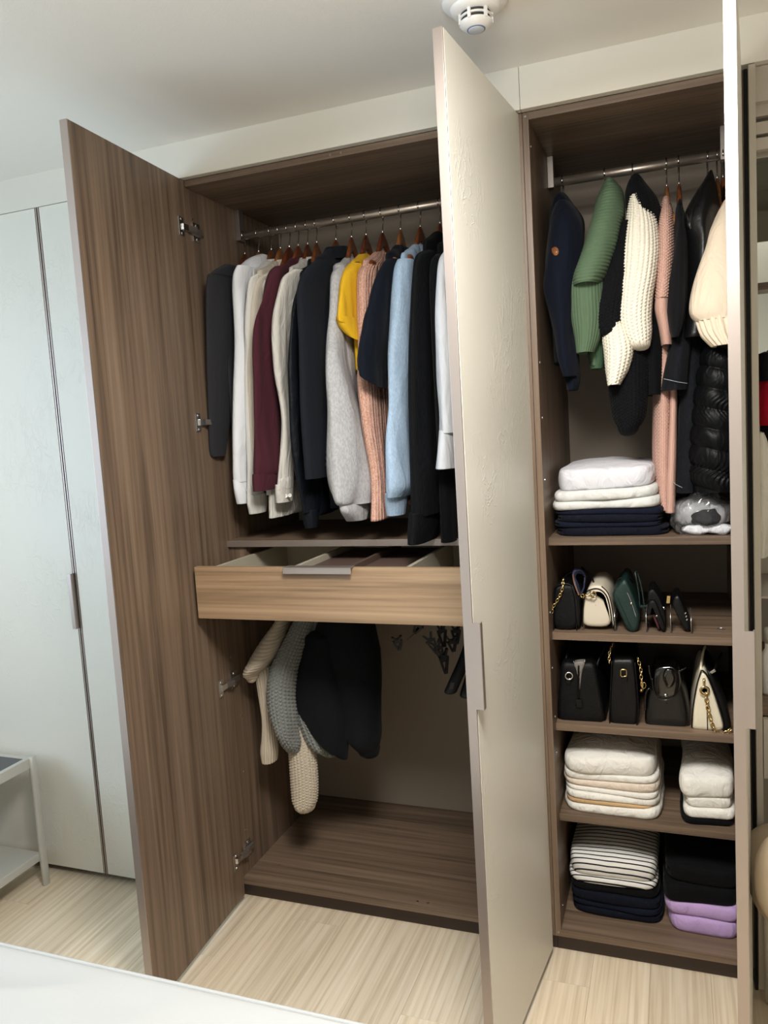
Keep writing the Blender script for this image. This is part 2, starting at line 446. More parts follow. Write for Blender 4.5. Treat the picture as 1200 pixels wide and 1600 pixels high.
for (sx, sy, r_) in ((0.078, 0.10, 0.007), (0.60, 0.11, .007)):   # cover caps on the bottom board
    MB().lathe([(r_, 0.0), (r_, 0.0006), (r_*.8, 0.001)], (sx, sy, ZBT), 'Z', 16).build('cover_cap', W_X, w1)
for sx in (0.575, 0.607):
    MB().lathe([(0.004, 0.0), (0.004, 0.003), (0.002, 0.004)], (sx, 0.02, ZBT), 'Z', 10).build('screw', CHROME, w1)
for (sy, sz) in ((0.03, 2.10), (0.04, 0.78), (0.07, 0.58), (0.06, 0.40), (0.04, 0.215)):
    MB().lathe([(0.0035, 0.0), (0.003, 0.0015)], (0.0, sy, sz), 'X', 8).build('screw', CHROME, w1)
def rail(parent, x0, x1, y, z, r=0.0125, ztop=ZCT):
    rd = MB().lathe([(r, 0.0), (r, x1-x0)], (x0, y, z), 'X', 28).build('clothes_rail', RODM, parent, True)
    for xx in (x0, x1-.016):
        b_ = MB().box(xx, xx+.016, y-.014, y+.014, z-r-.003, ztop)
        b_.build('rail_bracket', METALD, rd, False, .001)
    return rd
RY, RZ = 0.2896, 2.1026
for su, sv_ in ((516, 242), (533, 240)):
    sp_ = at(su, sv_, 0.0); MB().lathe([(0.0042, 0.0), (0.003, -0.0015)], (sp_[0], 0.0, ZCT+.009), 'Y', 10).build('screw', METALD, w1)
rail(w1, 0.0, XI1, RY, RZ)
rail(w1, 0.0, XI1, RY, 0.905, ztop=0.955)
# hinges on the left side panel and door
def hinge(parent, z):
    h = MB().box(0.0015, 0.006, 0.012, 0.075, z-.009, z+.009).box(0.0, 0.004, 0.025, 0.060, z-.027, z+.027).build('hinge', CHROME, parent, False, .001)
    MB().obox((0.014, 0.004, z), (0.006, -.004, 0), (0.004, 0.016, 0), (0, 0, 0.008)).box(0.004, 0.014, 0.010, 0.062, z-.008, z+.008).build('hinge_arm', METALD, h, False, .001)
    MB().obox((0.010, -0.045, z), (0.0012, 0.00007, 0), (-0.0004, 0.012, 0), (0, 0, 0.026)).obox((0.013, -.028, z), (0.003, 0, 0), (0, .013, 0), (0, 0, .0085)).build('hinge_plate', CHROME, h, False, .0006)
    for dz in (-.02, .02):
        MB().lathe([(0.0045, 0), (0.004, 0.0022)], (0.004, 0.042, z+dz), 'X', 10).build('hinge_screw', CHROME, h)
        MB().lathe([(0.004, 0), (0.003, 0.002)], (0.0112, -0.045, z+dz), 'X', 10).build('hinge_screw', CHROME, h)
for z in (2.063, 1.5085, .7088, .1546): hinge(w1, z)
def unit(a):
    a = np.array(a, float); return a/np.linalg.norm(a)
dl = unit((0.034-0.0065, -0.501+0.021)); nl = (dl[1], -dl[0])      # front face points to -X
panel_door(w1, (0.0054, -0.0025), dl, (-abs(nl[0]), nl[1]), 0.5005, 0.022, 2.198, W_V)
dm = unit((0.9164-0.9679, -0.50+0.0024)); nm = (-dm[1], dm[0])
Hm = np.array([0.9679, -0.0024]) - np.array(nm)*0.020
panel_door(w1, Hm, dm, nm, 0.5005, 0.022, 2.198, W_V, True)
# the drawer
DY, DZ0, DZ1, DX0, DX1 = -0.157, 0.9545, 1.1022, 0.0300, 0.930
dr = box(w1, 'drawer', W_LIT, DX0, DX1, DY, DY+.018, DZ0, DZ1)
LINEN = plain('drawer_linen', (176, 168, 150), 0.7, bump=0.2, bscale=400)
bx0, bx1, by0, by1 = 0.064, 0.894, DY+.018, 0.33
box(dr, 'drawer_side', LINEN, bx0, bx0+.013, by0, by1, DZ0+.02, 1.095)
box(dr, 'drawer_side', LINEN, bx1-.013, bx1, by0, by1, DZ0+.02, 1.095)
box(dr, 'drawer_back', LINEN, bx0+.013, bx1-.013, by1-.013, by1, DZ0+.02, 1.095)
box(dr, 'drawer_bottom', LINEN, bx0+.013, bx1-.013, by0, by1-.013, DZ0+.02, DZ0+.026)
box(dr, 'divider', LINEN, 0.3125, 0.3245, by0, by1-.013, DZ0+.026, 1.095)
box(dr, 'divider', LINEN, 0.644, 0.656, by0, by1-.013, DZ0+.026, 1.095)
TRAY = plain('tray_brown', (92, 74, 66), 0.6)
box(dr, 'tray', TRAY, 0.3245, 0.478, by0+.002, by1-.013, DZ0+.03, 1.078)
box(dr, 'tray', TRAY, 0.488, 0.644, by0+.002, by1-.013, DZ0+.03, 1.078)
box(dr, 'divider', TRAY, 0.478, 0.488, by0+.002, by1-.02, DZ0+.03, 1.095)
hx0, hx1 = 0.3185, 0.5165
MB().box(hx0, hx1, DY-.017, DY+.016, DZ1, DZ1+.0025).box(hx0, hx1, DY-.017, DY-.0145, DZ1-.0145, DZ1).build('handle', METAL, dr, False, .0007)

# --- right wardrobe with shelves
XR0, XRI, XR1 = XS+.0004, 0.9911, 1.4680
XRJ = XR1-.016
RS = 0.0526
w2 = thing('wardrobe', 'open walnut-lined wardrobe with shelves of bags and folded clothes', 'wardrobe', (1.22, 0.28, 0))
box(w2, 'side_panel', W_V, XR0, XRI, 0.0, D+.02, Z0, ZF-.001)
box(w2, 'side_panel', W_V, XRJ, XR1, 0.0, D+.02, Z0, ZF-.001)
box(w2, 'top_panel', W_X, XRI, XRJ, 0.0, D+.02, ZCT, ZF-.001)
box(w2, 'bottom_panel', W_X, XRI, XRJ, 0.0, D+.02, Z0, ZBT)
box(w2, 'back_panel', BACKM, XRI, XRJ, D, D+.02, ZBT, ZCT)
box(w2, 'kick_board', KICK, XS+.0005, XR1, 0.03, 0.048, 0.0, Z0)
SH = [1.1437, 0.8892, 0.6377, 0.3807]
for z in SH: box(w2, 'shelf', W_X, XRI, XRJ, RS, D, z-.0198, z)
MB().lathe([(0.0105, 0.0), (0.0105, 0.0012), (0.0085, 0.0016), (0.008, 0.0006)], (1.4096, 0.1359, SH[1]), 'Z', 24).build('cover_cap', METALD, w2)
for (sy, sz) in ((0.02, 2.125), (0.025, 1.60), (0.03, 1.46), (0.03, 1.30), (0.03, 0.80), (0.045, .66), (.045, .56), (0.045, .12), (.03, .95)):
    MB().lathe([(0.0032, 0.0), (0.0028, 0.0015)], (XRI, sy, sz), 'X', 8).build('screw', CHROME, w2)
MB().lathe([(0.004, 0.0), (0.003, -0.0015)], (XR0+.008, 0.0, ZBT-.008), 'Y', 10).build('screw', METALD, w2)
MB().lathe([(0.004, 0.0), (0.003, -0.0015)], (XR0+.008, 0.0, ZCT+.008), 'Y', 10).build('screw', METALD, w2)
RY2, RZ2 = 0.3122, 2.1137
rail(w2, XRI, XRJ, RY2, RZ2)
drr = unit((1.4186-1.4640, -0.5+0.006)); nr = (-drr[1], drr[0])
Hr = np.array([1.4640, -0.006]) - np.array(nr)*0.0205
panel_door(w2, Hr, drr, nr, 0.4985, 0.022, 2.198, W_V, True, 0.0205)
# ------------------------------------------------------------------ garments: shared builders
def loft(name, rows, mat, parent, n=56, m=70, ang=0.0, wr=0.003, wrf=40.0, wz=0.14, knit=None, rib=None, seed=0,
         cap0=True, end='open', exp=2.0, twist=0.0, pinch=None, grow=None, tilt=0.0, seams=()):
    """rows of (x, y, z, a, b): an oval sleeve, a along x and b along y, swept down the rows"""
    R = cat(rows, m)
    C = R[:, :3]; A = np.maximum(R[:, 3], .002); B = np.maximum(R[:, 4], .002)
    phi = np.linspace(0, 2*math.pi, n, endpoint=False)
    seg = np.r_[0, np.cumsum(np.linalg.norm(np.diff(C, axis=0), axis=1))]
    am, bm_ = A.mean(), B.mean()
    per = math.pi*(3*(am+bm_)-math.sqrt((3*am+bm_)*(am+3*bm_)))
    c, s = np.cos(phi), np.sin(phi)
    e = 2.0/exp
    cx = np.sign(c)*np.abs(c)**e; sx = np.sign(s)*np.abs(s)**e
    nz = Noise(seed+11, wrf, 3)
    P = np.zeros((m, n, 3)); UV = np.zeros((m, n, 2))
    angs = np.full(m, ang) + twist*np.linspace(0, 1, m)
    for i in range(m):
        px = A[i]*cx; py = B[i]*sx
        nx_ = c*B[i]; ny_ = s*A[i]; L = np.hypot(nx_, ny_)+1e-9; nx_, ny_ = nx_/L, ny_/L
        base = np.stack([C[i, 0]+px, C[i, 1]+py, np.full(n, C[i, 2])], 1)
        q = base.copy(); q[:, 2] *= wz
        t = i/(m-1)
        env = min(1.0, 0.35+1.2*t) if grow is None else grow(t)
        d = wr*env*nz(q)
        ca, sa = math.cos(angs[i]), math.sin(angs[i])
        U = phi/(2*math.pi)*per; V = seg[i]
        if knit:
            w, h, amp = knit
            nc = max(6, round(per/w)); fu = np.abs(((phi/(2*math.pi)*nc) % 1.0)-0.5)*2
            st = 0.5+0.5*np.sin(2*math.pi*(V/h+0.55*fu+0.5*(np.floor(phi/(2*math.pi)*nc) % 2)))
            d = d+amp*((1-fu**2)*0.5+1.0*st*(1-fu**3)-0.6)
        if rib:
            w, amp = rib
            nc = max(6, round(per/w)); d = d+amp*np.abs(np.sin(phi*nc/2))**0.8-amp*.5
        if pinch is not None:
            d = d+pinch(t, phi, base)
        for (z0, kx) in seams:
            d = d-.0028*np.exp(-((base[:, 2]-z0-kx*px)/.0022)**2)
        px = px+nx_*d; py = py+ny_*d
        P[i, :, 0] = C[i, 0]+px*ca-py*sa; P[i, :, 1] = C[i, 1]+px*sa+py*ca; P[i, :, 2] = C[i, 2]-tilt*cx*max(0, (t-.35)/.65)**1.5
        UV[i, :, 0] = U; UV[i, :, 1] = V
    loops = [P[i] for i in range(m)]; uvl = [UV[i] for i in range(m)]
    if cap0:
        for f in (0.7, 0.3, 0.02):
            L = C[0]+(P[0]-C[0])*f; L = L+np.array([0, 0, 1.0])*(1-f)*min(A[0], B[0])*0.35
            loops.insert(0, L); uvl.insert(0, UV[0])
    def down(i):
        dv = C[i]-C[max(i-2, 0)]; return dv/max(1e-9, np.linalg.norm(dv))
    if end == 'open':
        L = P[-1]; dv = down(m-1)
        for f, k in ((0.9, 0.0), (0.85, -0.012), (0.8, -0.035), (0.02, -0.05)):
            loops.append(C[-1]+(L-C[-1])*f+dv*k); uvl.append(UV[-1])
    elif end == 'round':
        L = P[-1]; dv = down(m-1); r_ = min(A[-1], B[-1])*0.8
        for f, k in ((0.9, .4), (0.68, .75), (0.35, .95), (0.02, 1.0)):
            loops.append(C[-1]+(L-C[-1])*f+dv*k*r_); uvl.append(UV[-1])
    Vv = np.concatenate(loops); Uv = np.concatenate(uvl)
    K = len(loops); idx = np.arange(K*n).reshape(K, n)
    f = np.stack([idx[:-1], np.roll(idx, -1, 1)[:-1], np.roll(idx, -1, 1)[1:], idx[1:]], -1).reshape(-1, 4)[:, ::-1]
    o = mk(name, Vv, f, mat, parent, True, Uv)
    return o
def pxr(rows, a=0.02, bmax=0.085):
    """rows (v, left u, right u, depth Y) measured on the garment -> real centres and half-widths in metres"""
    out = []
    for (v, ul, ur, Y) in rows:
        c = at((ul+ur)/2.0, v, Y)
        dep = float((c-CAM)@CF); w = (ur-ul)/2.0*dep/FPX
        h = (c-CAM)[:2]; h = h/np.linalg.norm(h); lx, ly = abs(h[1]), max(abs(h[0]), 0.02)
        aa = min(a, 0.85*w/lx)
        b = math.sqrt(max(w*w-(aa*lx)**2, 1e-8))/ly
        if b > bmax:
            b = bmax; aa = math.sqrt(max(w*w-(b*ly)**2, (0.3*w)**2))/lx
        out.append((c[0], c[1], c[2], aa, b))
    return out
def torso(name, parent, mat, xh, ztop, zhem, hw=0.20, th=0.018, seed=0, yc=None, slope=0.0, wr=0.004, knit=None, rib=None, m=60, n=72, xlow=None, hem_hw=None, wrf=26):
    yc = RY if yc is None else yc
    xl = xh if xlow is None else xlow
    hh = hw if hem_hw is None else hem_hw
    zs = [(ztop, .045, .010), (ztop-.010, .075, .015), (ztop-.029, .115, .018), (ztop-.047, .165, .018), (ztop-.062, hw*.97, th),
          (ztop-.12, hw, th)]
    n_ = 5
    for k in range(1, n_+1):
        t = k/n_; zs.append((ztop-.12+(zhem-ztop+.12)*t, hw+(hh-hw)*t, th*(1+.25*t)))
    rows = [(xh+(xl-xh)*max(0, (ztop-z)/(ztop-zhem)), yc, z, a, b) for (z, b, a) in zs]
    return loft(name, rows, mat, parent, n=n, m=m, ang=math.atan(-slope) if slope else 0.0, wr=wr, wrf=wrf, seed=seed, knit=knit, rib=rib, exp=2.6)
def collar(parent, mat, xh, z, yc=None, ry=.062, rx=.030, h=.036, lean=-.012, name='collar', stand=True, ang=0.0):
    yc = RY if yc is None else yc
    rows = [(xh, yc, z-.012, rx*1.15, ry*1.15), (xh, yc, z+h*.5, rx*.95, ry*.92), (xh, yc, z+h, rx*.9, ry*.86)]
    if stand:
        rows += [(xh, yc, z+h+.003, rx*1.0, ry*.95), (xh, yc+lean*.2, z+h*.6, rx*1.25, ry*1.12), (xh, yc+lean*.5, z-.004, rx*1.45, ry*1.32)]
        prof = cat(rows, 26)
    else:
        rows += [(xh, yc, z+h+.003, rx*.82, ry*.78), (xh, yc, z+h*.4, rx*.78, ry*.74)]
        prof = cat(rows, 18)
    n = 44; V = []; U = []
    ca, sa = math.cos(ang), math.sin(ang)
    for k, r in enumerate(prof):
        for i in range(n):
            p = 2*math.pi*i/n
            tilt = 0.010*math.sin(p)      # the collar sits higher at the nape
            x_, y_ = r[3]*math.cos(p), r[4]*math.sin(p)
            V.append((r[0]+x_*ca-y_*sa, r[1]+x_*sa+y_*ca, r[2]+tilt)); U.append((p*.05, k*.003))
    Fc = [(k*n+i, k*n+(i+1) % n, (k+1)*n+(i+1) % n, (k+1)*n+i) for k in range(len(prof)-1) for i in range(n)]
    return mk(name, V, Fc, mat, parent, True, U)
def button(parent, p, r, mat, ax=(0.43, -0.9, 0.0)):
    """a flat four-hole style button facing out of the sleeve"""
    a = unit(ax); up = np.array([0, 0, 1.0]); sd = unit(np.cross(up, a)); n = 14
    V = []
    for (rr, h) in ((r, 0.0), (r, .0018), (r*.75, .0026), (r*.6, .0018), (r*.01, .0016)):
        for i in range(n):
            an = 2*math.pi*i/n; V.append(np.array(p)+a*h+rr*(math.cos(an)*sd+math.sin(an)*up))
    Fc = [(k*n+i, k*n+(i+1) % n, (k+1)*n+(i+1) % n, (k+1)*n+i) for k in range(4) for i in range(n)]
    return mk('button', V, Fc, mat, parent, True)
WH = {}
for nm_, cs in (('red', ((70, 34, 20), (104, 54, 32), (130, 74, 44))), ('tan', ((112, 70, 40), (150, 98, 58), (176, 122, 78))), ('brown', ((84, 46, 26), (122, 70, 40), (150, 92, 56)))):
    WH[nm_] = wood('hanger_wood_'+nm_, *cs, 1, along=3, across=40, rough=0.3)
HOOK = plain('hook_steel', (215, 215, 215), 0.2, 1.0)
HOOKB = plain('hook_black', (40, 40, 42), 0.35, 0.3)
BLACKPL = plain('black_plastic', (12, 12, 13), 0.4)
hanger_cache = {}
def hanger(xh, yc, zr, tint, label, group, rz=0.0, drop=0.055, wide=0.178):
    """contoured wooden hanger: two-armed yoke along Y and a swivel hook over the rail"""
    base = thing('wooden_hanger', label, 'hanger', (xh, yc, zr), group, rz=rz)
    key = (tint, drop, wide)
    if key in hanger_cache:
        for nm_, me in hanger_cache[key]:
            o = bpy.data.objects.new(nm_, me); COL.objects.link(o); o.parent = base
        return base
    ys = np.linspace(-wide, wide, 41); n = 12; V = []
    for y in ys:
        t = abs(y)/wide
        zt = -drop-0.056*(1-math.exp(-(abs(y)/.062)**2.2))-0.062*t
        hh = 0.015+0.006*t+.008*math.exp(-(y/.04)**2)
        th = 0.0065+0.008*t*t
        xo = 0.010*t*t
        k = 1.0 if t < .95 else max(0.25, math.sqrt(max(0, 1-((t-.95)/.05)**2)))
        for i in range(n):
            a = 2*math.pi*i/n
            V.append((xo+th*k*math.cos(a), y, zt-hh+hh*k*math.sin(a)))
    Fc = [(k*n+i, (k+1)*n+i, (k+1)*n+(i+1) % n, k*n+(i+1) % n) for k in range(40) for i in range(n)]
    Fc += [tuple(range(n)), tuple(range(41*n-1, 40*n-1, -1))]
    M = np.array(WM[base.name]); W = np.array(V)@M[:3, :3].T+M[:3, 3]
    yoke = mk('yoke', W, Fc, WH[tint], base, True)
    r = 0.0150; pts = [(0, 0, -drop-.014), (0, 0.001, -drop+.006), (0, .010, -.028), (0, r*.98, -.006)]
    for k in range(0, 11):
        a = math.radians(0+k*21); pts.append((0, r*math.cos(a), r*math.sin(a)))
    W = np.array(pts)@M[:3, :3].T+M[:3, 3]
    V2, F2 = wire_geo(W, 0.0021, 8)
    hook = mk('hook', V2, F2, HOOK if tint != 'brownblack' else HOOKB, base, True)
    hanger_cache[key] = [('yoke', yoke.data), ('hook', hook.data)]
    return base
def hx(hu): return at(hu, 370-.153*(hu-374), RY)[0]

# ------------------------------------------------------------------ clothes on the long rail
G_L = 'clothes on the long rail'
H_L = 'wooden hangers on the long rail'
M_CHAR = cloth('charcoal_wool', (46, 46, 50), weave=700, bump=.3, wr=.15)
M_WHITE = cloth('white_cotton', (226, 228, 232), wr=.4)
M_OFFW = cloth('off_white_cotton', (216, 214, 208), wr=.4)
M_BEIGE = cloth('striped_beige_cotton', (204, 194, 178), wr=.4, rib=.25, ribw=.004)
M_BURG = cloth('burgundy_cotton', (74, 36, 45), wr=.3)
M_IVORY = cloth('ivory_linen', (206, 202, 194), wr=.55)
M_NAVYSH = cloth('black_nylon', (20, 23, 29), rough=.5, bump=.1, sheen=.0, wr=.5)
M_NSUIT = cloth('dark_navy_wool', (28, 31, 38), wr=.2)
M_GREY = cloth('heather_grey_jersey', (186, 186, 188), mottle=.10, mscale=240, wr=.3)
M_YEL = cloth('mustard_knit', (226, 178, 40), bump=.5, weave=600, wr=.2)
M_PINK = cloth('speckled_peach_knit', (222, 184, 164), mottle=.2, mscale=420, rgb2=(196, 140, 122), bump=.5, rib=.5, ribw=.011)
M_NAVY = cloth('navy_jersey', (17, 22, 32), wr=.3)
M_BLUE = cloth('heather_blue_jersey', (172, 196, 220), mottle=.07, mscale=260, wr=.3)
M_BLKR = cloth('black_rib_knit', (14, 16, 21), rib=.9, ribw=.005, bump=.4, wr=.15)
M_BLK = cloth('black_knit', (14, 15, 18), bump=.4, wr=.25)
M_BTND = plain('dark_button', (30, 28, 30), .3)
M_BTNW = plain('pearl_button', (225, 222, 214), .25)

def top_garment(name, label, category, hu, mat, rows, zhem, ztop=1.995, hw=.195, th=.016, a=.02, bmax=.085, coll=None, cuff=None,
                cuff_mat=None, buttons=(), btn=None, hang='brown', seed=0, knit=None, rib=None, wr=.004, slope=None, coll_mat=None, hanger_label=None,
                sleeve_end='open', torso_x=None, far=True, group=G_L, yc=None, zr=None, xh=None, hgroup=None, twr=None, wrf=46, grow=None, tilt=0.0, seams=(), ctilt=0.0):
    xh = hx(hu) if xh is None else xh
    yc = RY if yc is None else yc; zr = RZ if zr is None else zr
    R = pxr(rows, a, bmax)
    sl = (xh-R[1][0])/(yc-R[1][1]) if slope is None else slope
    sl = max(-.16, min(.16, sl))
    root = thing(name, label, category, (xh, yc, zhem), group)
    torso('body', root, mat, xh, ztop, zhem, hw=hw, th=th, seed=seed, slope=sl, knit=knit, rib=rib, yc=yc, xlow=torso_x, wr=twr if twr else wr)
    sv = loft('sleeve', R, mat, root, seed=seed+3, knit=knit, rib=rib, wr=wr, end=sleeve_end, n=160 if knit else 60, m=220 if knit else 80, wrf=wrf, grow=grow, tilt=tilt, seams=seams)
    if far:     # the other sleeve, at the back
        yb = yc+(yc-R[0][1]); xb = xh+sl*(yb-yc)
        Rb = [(xb+(r[0]-R[0][0])*.2, min(yb+.01, D-.055), r[2], r[3]*.8, min(r[4], .045)) for r in R]
        loft('sleeve', Rb, mat, root, seed=seed+5, wr=wr, end='open', n=40, m=40)
    if coll == 'shirt': collar(root, coll_mat or mat, xh, ztop-.022, ang=math.atan(-sl), ry=.052, rx=.026, h=.030, yc=yc)
    elif coll == 'jacket': collar(root, coll_mat or mat, xh, ztop-.025, ang=math.atan(-sl), ry=.060, rx=.030, h=.034, yc=yc)
    elif coll == 'crew': collar(root, coll_mat or mat, xh, ztop-.022, ang=math.atan(-sl), ry=.078, rx=.022, h=.016, stand=False, yc=yc)
    if cuff:
        c = loft('cuff', pxr(cuff, a*1.08, bmax*1.05), cuff_mat or mat, sv, seed=seed+9, wr=.0012, n=64, m=24, end='open', cap0=True, tilt=ctilt, rib=(.006, .0012) if knit or rib or 'sweat' in name else None)
    for (u, v, Y) in buttons:
        button(sv, at(u, v, Y), .0058, btn or M_BTND)
    hanger(xh, yc, zr, hang, hanger_label or ('wooden hanger holding the ' + label.split(',')[0]), hgroup or H_L, rz=math.atan(-sl))
    return root

# charcoal suit jacket
top_garment('suit_jacket', 'charcoal wool suit jacket, first on the long rail beside the left door', 'jacket', 380.4, M_CHAR,
    [(418, 350, 384, .095), (432, 332, 378, .085), (450, 324, 370, .075), (560, 323, 366, .065), (640, 325, 362, .06), (700, 326, 354, .055), (713, 328, 352, .055)],
    at(355, 752, .12)[2], hang='red', th=.012, a=.018, hw=.212, torso_x=.013, coll='jacket', seed=1, wr=.002, hanger_label='dark red wooden hanger under the charcoal suit jacket',
    buttons=[(333.5, 692, .037), (335, 684, .036), (336.5, 676.5, .035), (338, 669, .034)])
# white shirt with a soft hooded collar
top_garment('white_shirt', 'white shirt with a deep soft collar, next to the charcoal suit jacket', 'shirt', 401.9, M_WHITE,
    [(420, 372, 408, .12), (436, 365, 396, .10), (470, 364, 386, .09), (560, 366, 386, .08), (660, 365, 390, .07), (735, 364, 392, .07), (752, 366, 392, .07)],
    at(385, 742, .16)[2], ztop=2.012, th=.014, a=.018, seed=2, hang='tan', wr=.008, coll='shirt', hanger_label='pale wooden hanger under the white shirt with the soft collar',
    cuff=[(748, 364, 393, .07), (765, 366, 395, .07), (786, 370, 394, .07)])
_ws = [o for o in bpy.data.objects if o.name.startswith('white_shirt') and o.parent is None][0]
loft('soft_collar', pxr([(399, 402, 417, .25), (406, 390, 416, .225), (416, 376, 410, .19), (427, 367, 400, .155), (436, 365, 390, .13), (443, 368, 384, .12)], .02, .045), M_WHITE, _ws, n=50, m=50, wr=.004, seed=300, end='open', tilt=-.01)
# off-white shirt
top_garment('off_white_shirt', 'off-white cotton shirt with low hanging cuff, between white and striped shirts', 'shirt', 421.8, M_OFFW,
    [(432, 398, 424, .12), (452, 386, 412, .10), (560, 383, 404, .09), (680, 384, 408, .085), (770, 386, 414, .08), (780, 387, 415, .08)],
    at(400, 770, .2)[2], ztop=2.005, th=.013, a=.016, seed=3, coll='shirt', hang='brown', wr=.008, hanger_label='wooden hanger under the off-white cotton shirt',
    cuff=[(772, 386, 416, .08), (785, 386, 418, .08), (801, 389, 416, .08)])
# striped beige shirt
top_garment('striped_shirt', 'beige finely striped shirt, left of the burgundy shirt', 'shirt', 436, M_BEIGE,
    [(432, 410, 432, .13), (455, 396, 420, .11), (560, 388, 410, .10), (660, 390, 416, .10), (740, 400, 430, .10)],
    at(430, 790, .2)[2], ztop=2.000, th=.012, a=.015, seed=4, coll='shirt', hang='tan', hanger_label='wooden hanger under the beige striped shirt')
top_garment('cream_blouse', 'cream pleated shirt, only its creased hem shows below the burgundy cuff', 'shirt', 450, M_IVORY,
    [(440, 425, 446, .16), (500, 418, 440, .15), (640, 420, 446, .14), (760, 421, 452, .12), (806, 422, 455, .11)],
    at(440, 800, .2)[2], ztop=1.985, th=.012, a=.014, seed=5, hang='red', rib=(.02, .004), hanger_label='wooden hanger under the cream pleated shirt')
# burgundy shirt
top_garment('burgundy_shirt', 'burgundy long-sleeved shirt with buttoned cuff', 'shirt', 464, M_BURG,
    [(420, 430, 458, .115), (440, 416, 448, .095), (520, 397, 438, .075), (600, 396, 438, .07), (670, 396, 441, .065), (725, 396, 446, .06), (742, 397, 445, .06)],
    at(425, 750, .16)[2], ztop=2.000, th=.014, a=.019, seed=6, coll='shirt', hang='brown', wr=.008, hanger_label='wooden hanger under the burgundy shirt',
    cuff=[(738, 395, 446, .06), (750, 395, 447, .06), (764, 396, 447, .06)], buttons=[(414, 751, .038)], btn=plain('burgundy_button', (70, 40, 46), .3))
# ivory shirt
top_garment('ivory_shirt', 'ivory crumpled linen shirt with two pearl cuff buttons, right of the burgundy shirt', 'shirt', 479, M_IVORY,
    [(424, 456, 480, .12), (444, 440, 470, .10), (510, 428, 462, .085), (580, 431, 460, .08), (660, 440, 464, .075), (750, 434, 460, .07), (764, 432, 459, .07)],
    at(445, 775, .18)[2], ztop=1.995, th=.013, a=.017, seed=7, coll='shirt', hang='red', wr=.010, hanger_label='dark wooden hanger under the ivory linen shirt',
    cuff=[(756, 430, 458, .07), (770, 430, 458, .07), (784, 431, 457, .07)], buttons=[(447, 775, .05), (453, 774, .05)], btn=M_BTNW)
# black nylon bomber
top_garment('bomber_jacket', 'black nylon jacket with ribbed cuff, between ivory shirt and navy suit jacket', 'jacket', 493, M_NAVYSH,
    [(428, 480, 504, .13), (450, 464, 494, .11), (500, 453, 490, .09), (590, 450, 490, .08), (680, 454, 492, .075), (760, 464, 496, .07), (800, 470, 498, .07)],
    at(480, 800, .2)[2], ztop=1.985, th=.016, a=.021, seed=8, coll='jacket', hang='brown', wr=.008, hanger_label='wooden hanger under the black nylon jacket',
    cuff=[(796, 472, 497, .07), (810, 473, 498, .07), (824, 476, 498, .07)])
# navy suit jacket
top_garment('suit_jacket', 'dark navy suit jacket with three sleeve buttons, left of the grey sweatshirt', 'jacket', 523, M_NSUIT,
    [(410, 492, 524, .12), (432, 474, 516, .09), (462, 464, 510, .07), (540, 467, 510, .055), (640, 470, 512, .05), (720, 476, 518, .045), (746, 478, 519, .045)],
    at(500, 790, .18)[2], ztop=2.012, th=.018, a=.022, seed=9, coll='jacket', hang='brown', wr=.002, hanger_label='hanger under the dark navy suit jacket',
    buttons=[(511, 726, .022), (511, 716, .022), (511, 707, .022)])
# grey sweatshirt
top_garment('sweatshirt', 'heather grey sweatshirt with long ribbed cuff', 'sweatshirt', 547.6, M_GREY,
    [(420, 522, 544, .12), (438, 512, 542, .095), (500, 510, 541, .075), (570, 509, 552, .065), (640, 510, 566, .055), (700, 511, 574, .05), (750, 517, 578, .05), (778, 526, 577, .05), (786, 531, 572, .05)],
    at(555, 790, .2)[2], ztop=1.982, th=.016, a=.026, bmax=.10, seed=10, coll='crew', hang='brown', wr=.012, wrf=38, hanger_label='wooden hanger above the heather grey sweatshirt',
    cuff=[(779, 529, 573, .05), (795, 532, 578, .05), (812, 540, 573, .05)], grow=lambda t: .3+1.1*t, seams=[(at(527, 565, .02)[2], .8)])
# mustard short-sleeved jumper
top_garment('short_sleeve_jumper', 'mustard yellow short-sleeved knit jumper', 'jumper', 570.2, M_YEL,
    [(414, 544, 570, .14), (430, 535, 566, .115), (460, 529, 564, .095), (490, 526, 563, .08), (505, 526, 562, .075)],
    at(555, 582, .2)[2], ztop=1.985, th=.015, a=.022, seed=11, coll='crew', hang='red', wr=.005, hw=.18, ctilt=.012, tilt=.008, hanger_label='dark red wooden hanger above the mustard jumper',
    cuff=[(498, 525, 562, .078), (512, 530, 563, .078), (527, 541, 563, .078)])
# peach speckled cardigan
top_garment('peach_cardigan', 'speckled peach ribbed knit, between mustard jumper and navy t-shirt', 'cardigan', 596.2, M_PINK,
    [(416, 566, 590, .14), (440, 560, 588, .115), (520, 560, 584, .10), (590, 561, 594, .09), (660, 567, 600, .08), (740, 578, 606, .07), (810, 580, 614, .06)],
    at(590, 790, .2)[2], ztop=1.985, th=.014, a=.02, seed=12, coll='crew', hang='red', wr=.005, rib=(.012, .003), hanger_label='dark red wooden hanger above the peach knit')
# navy t-shirt
top_garment('t_shirt', 'navy short-sleeved t-shirt with a wide sleeve', 't-shirt', 624.2, M_NAVY,
    [(408, 602, 630, .14), (430, 591, 626, .11), (470, 580, 620, .085), (520, 568, 615, .065), (560, 560, 607, .055), (578, 559, 605, .05), (590, 560, 605, .05)],
    at(600, 720, .2)[2], ztop=1.995, th=.016, a=.024, bmax=.10, seed=13, coll='crew', hang='tan', wr=.010, tilt=.032, hanger_label='pale wooden hanger above the navy t-shirt')
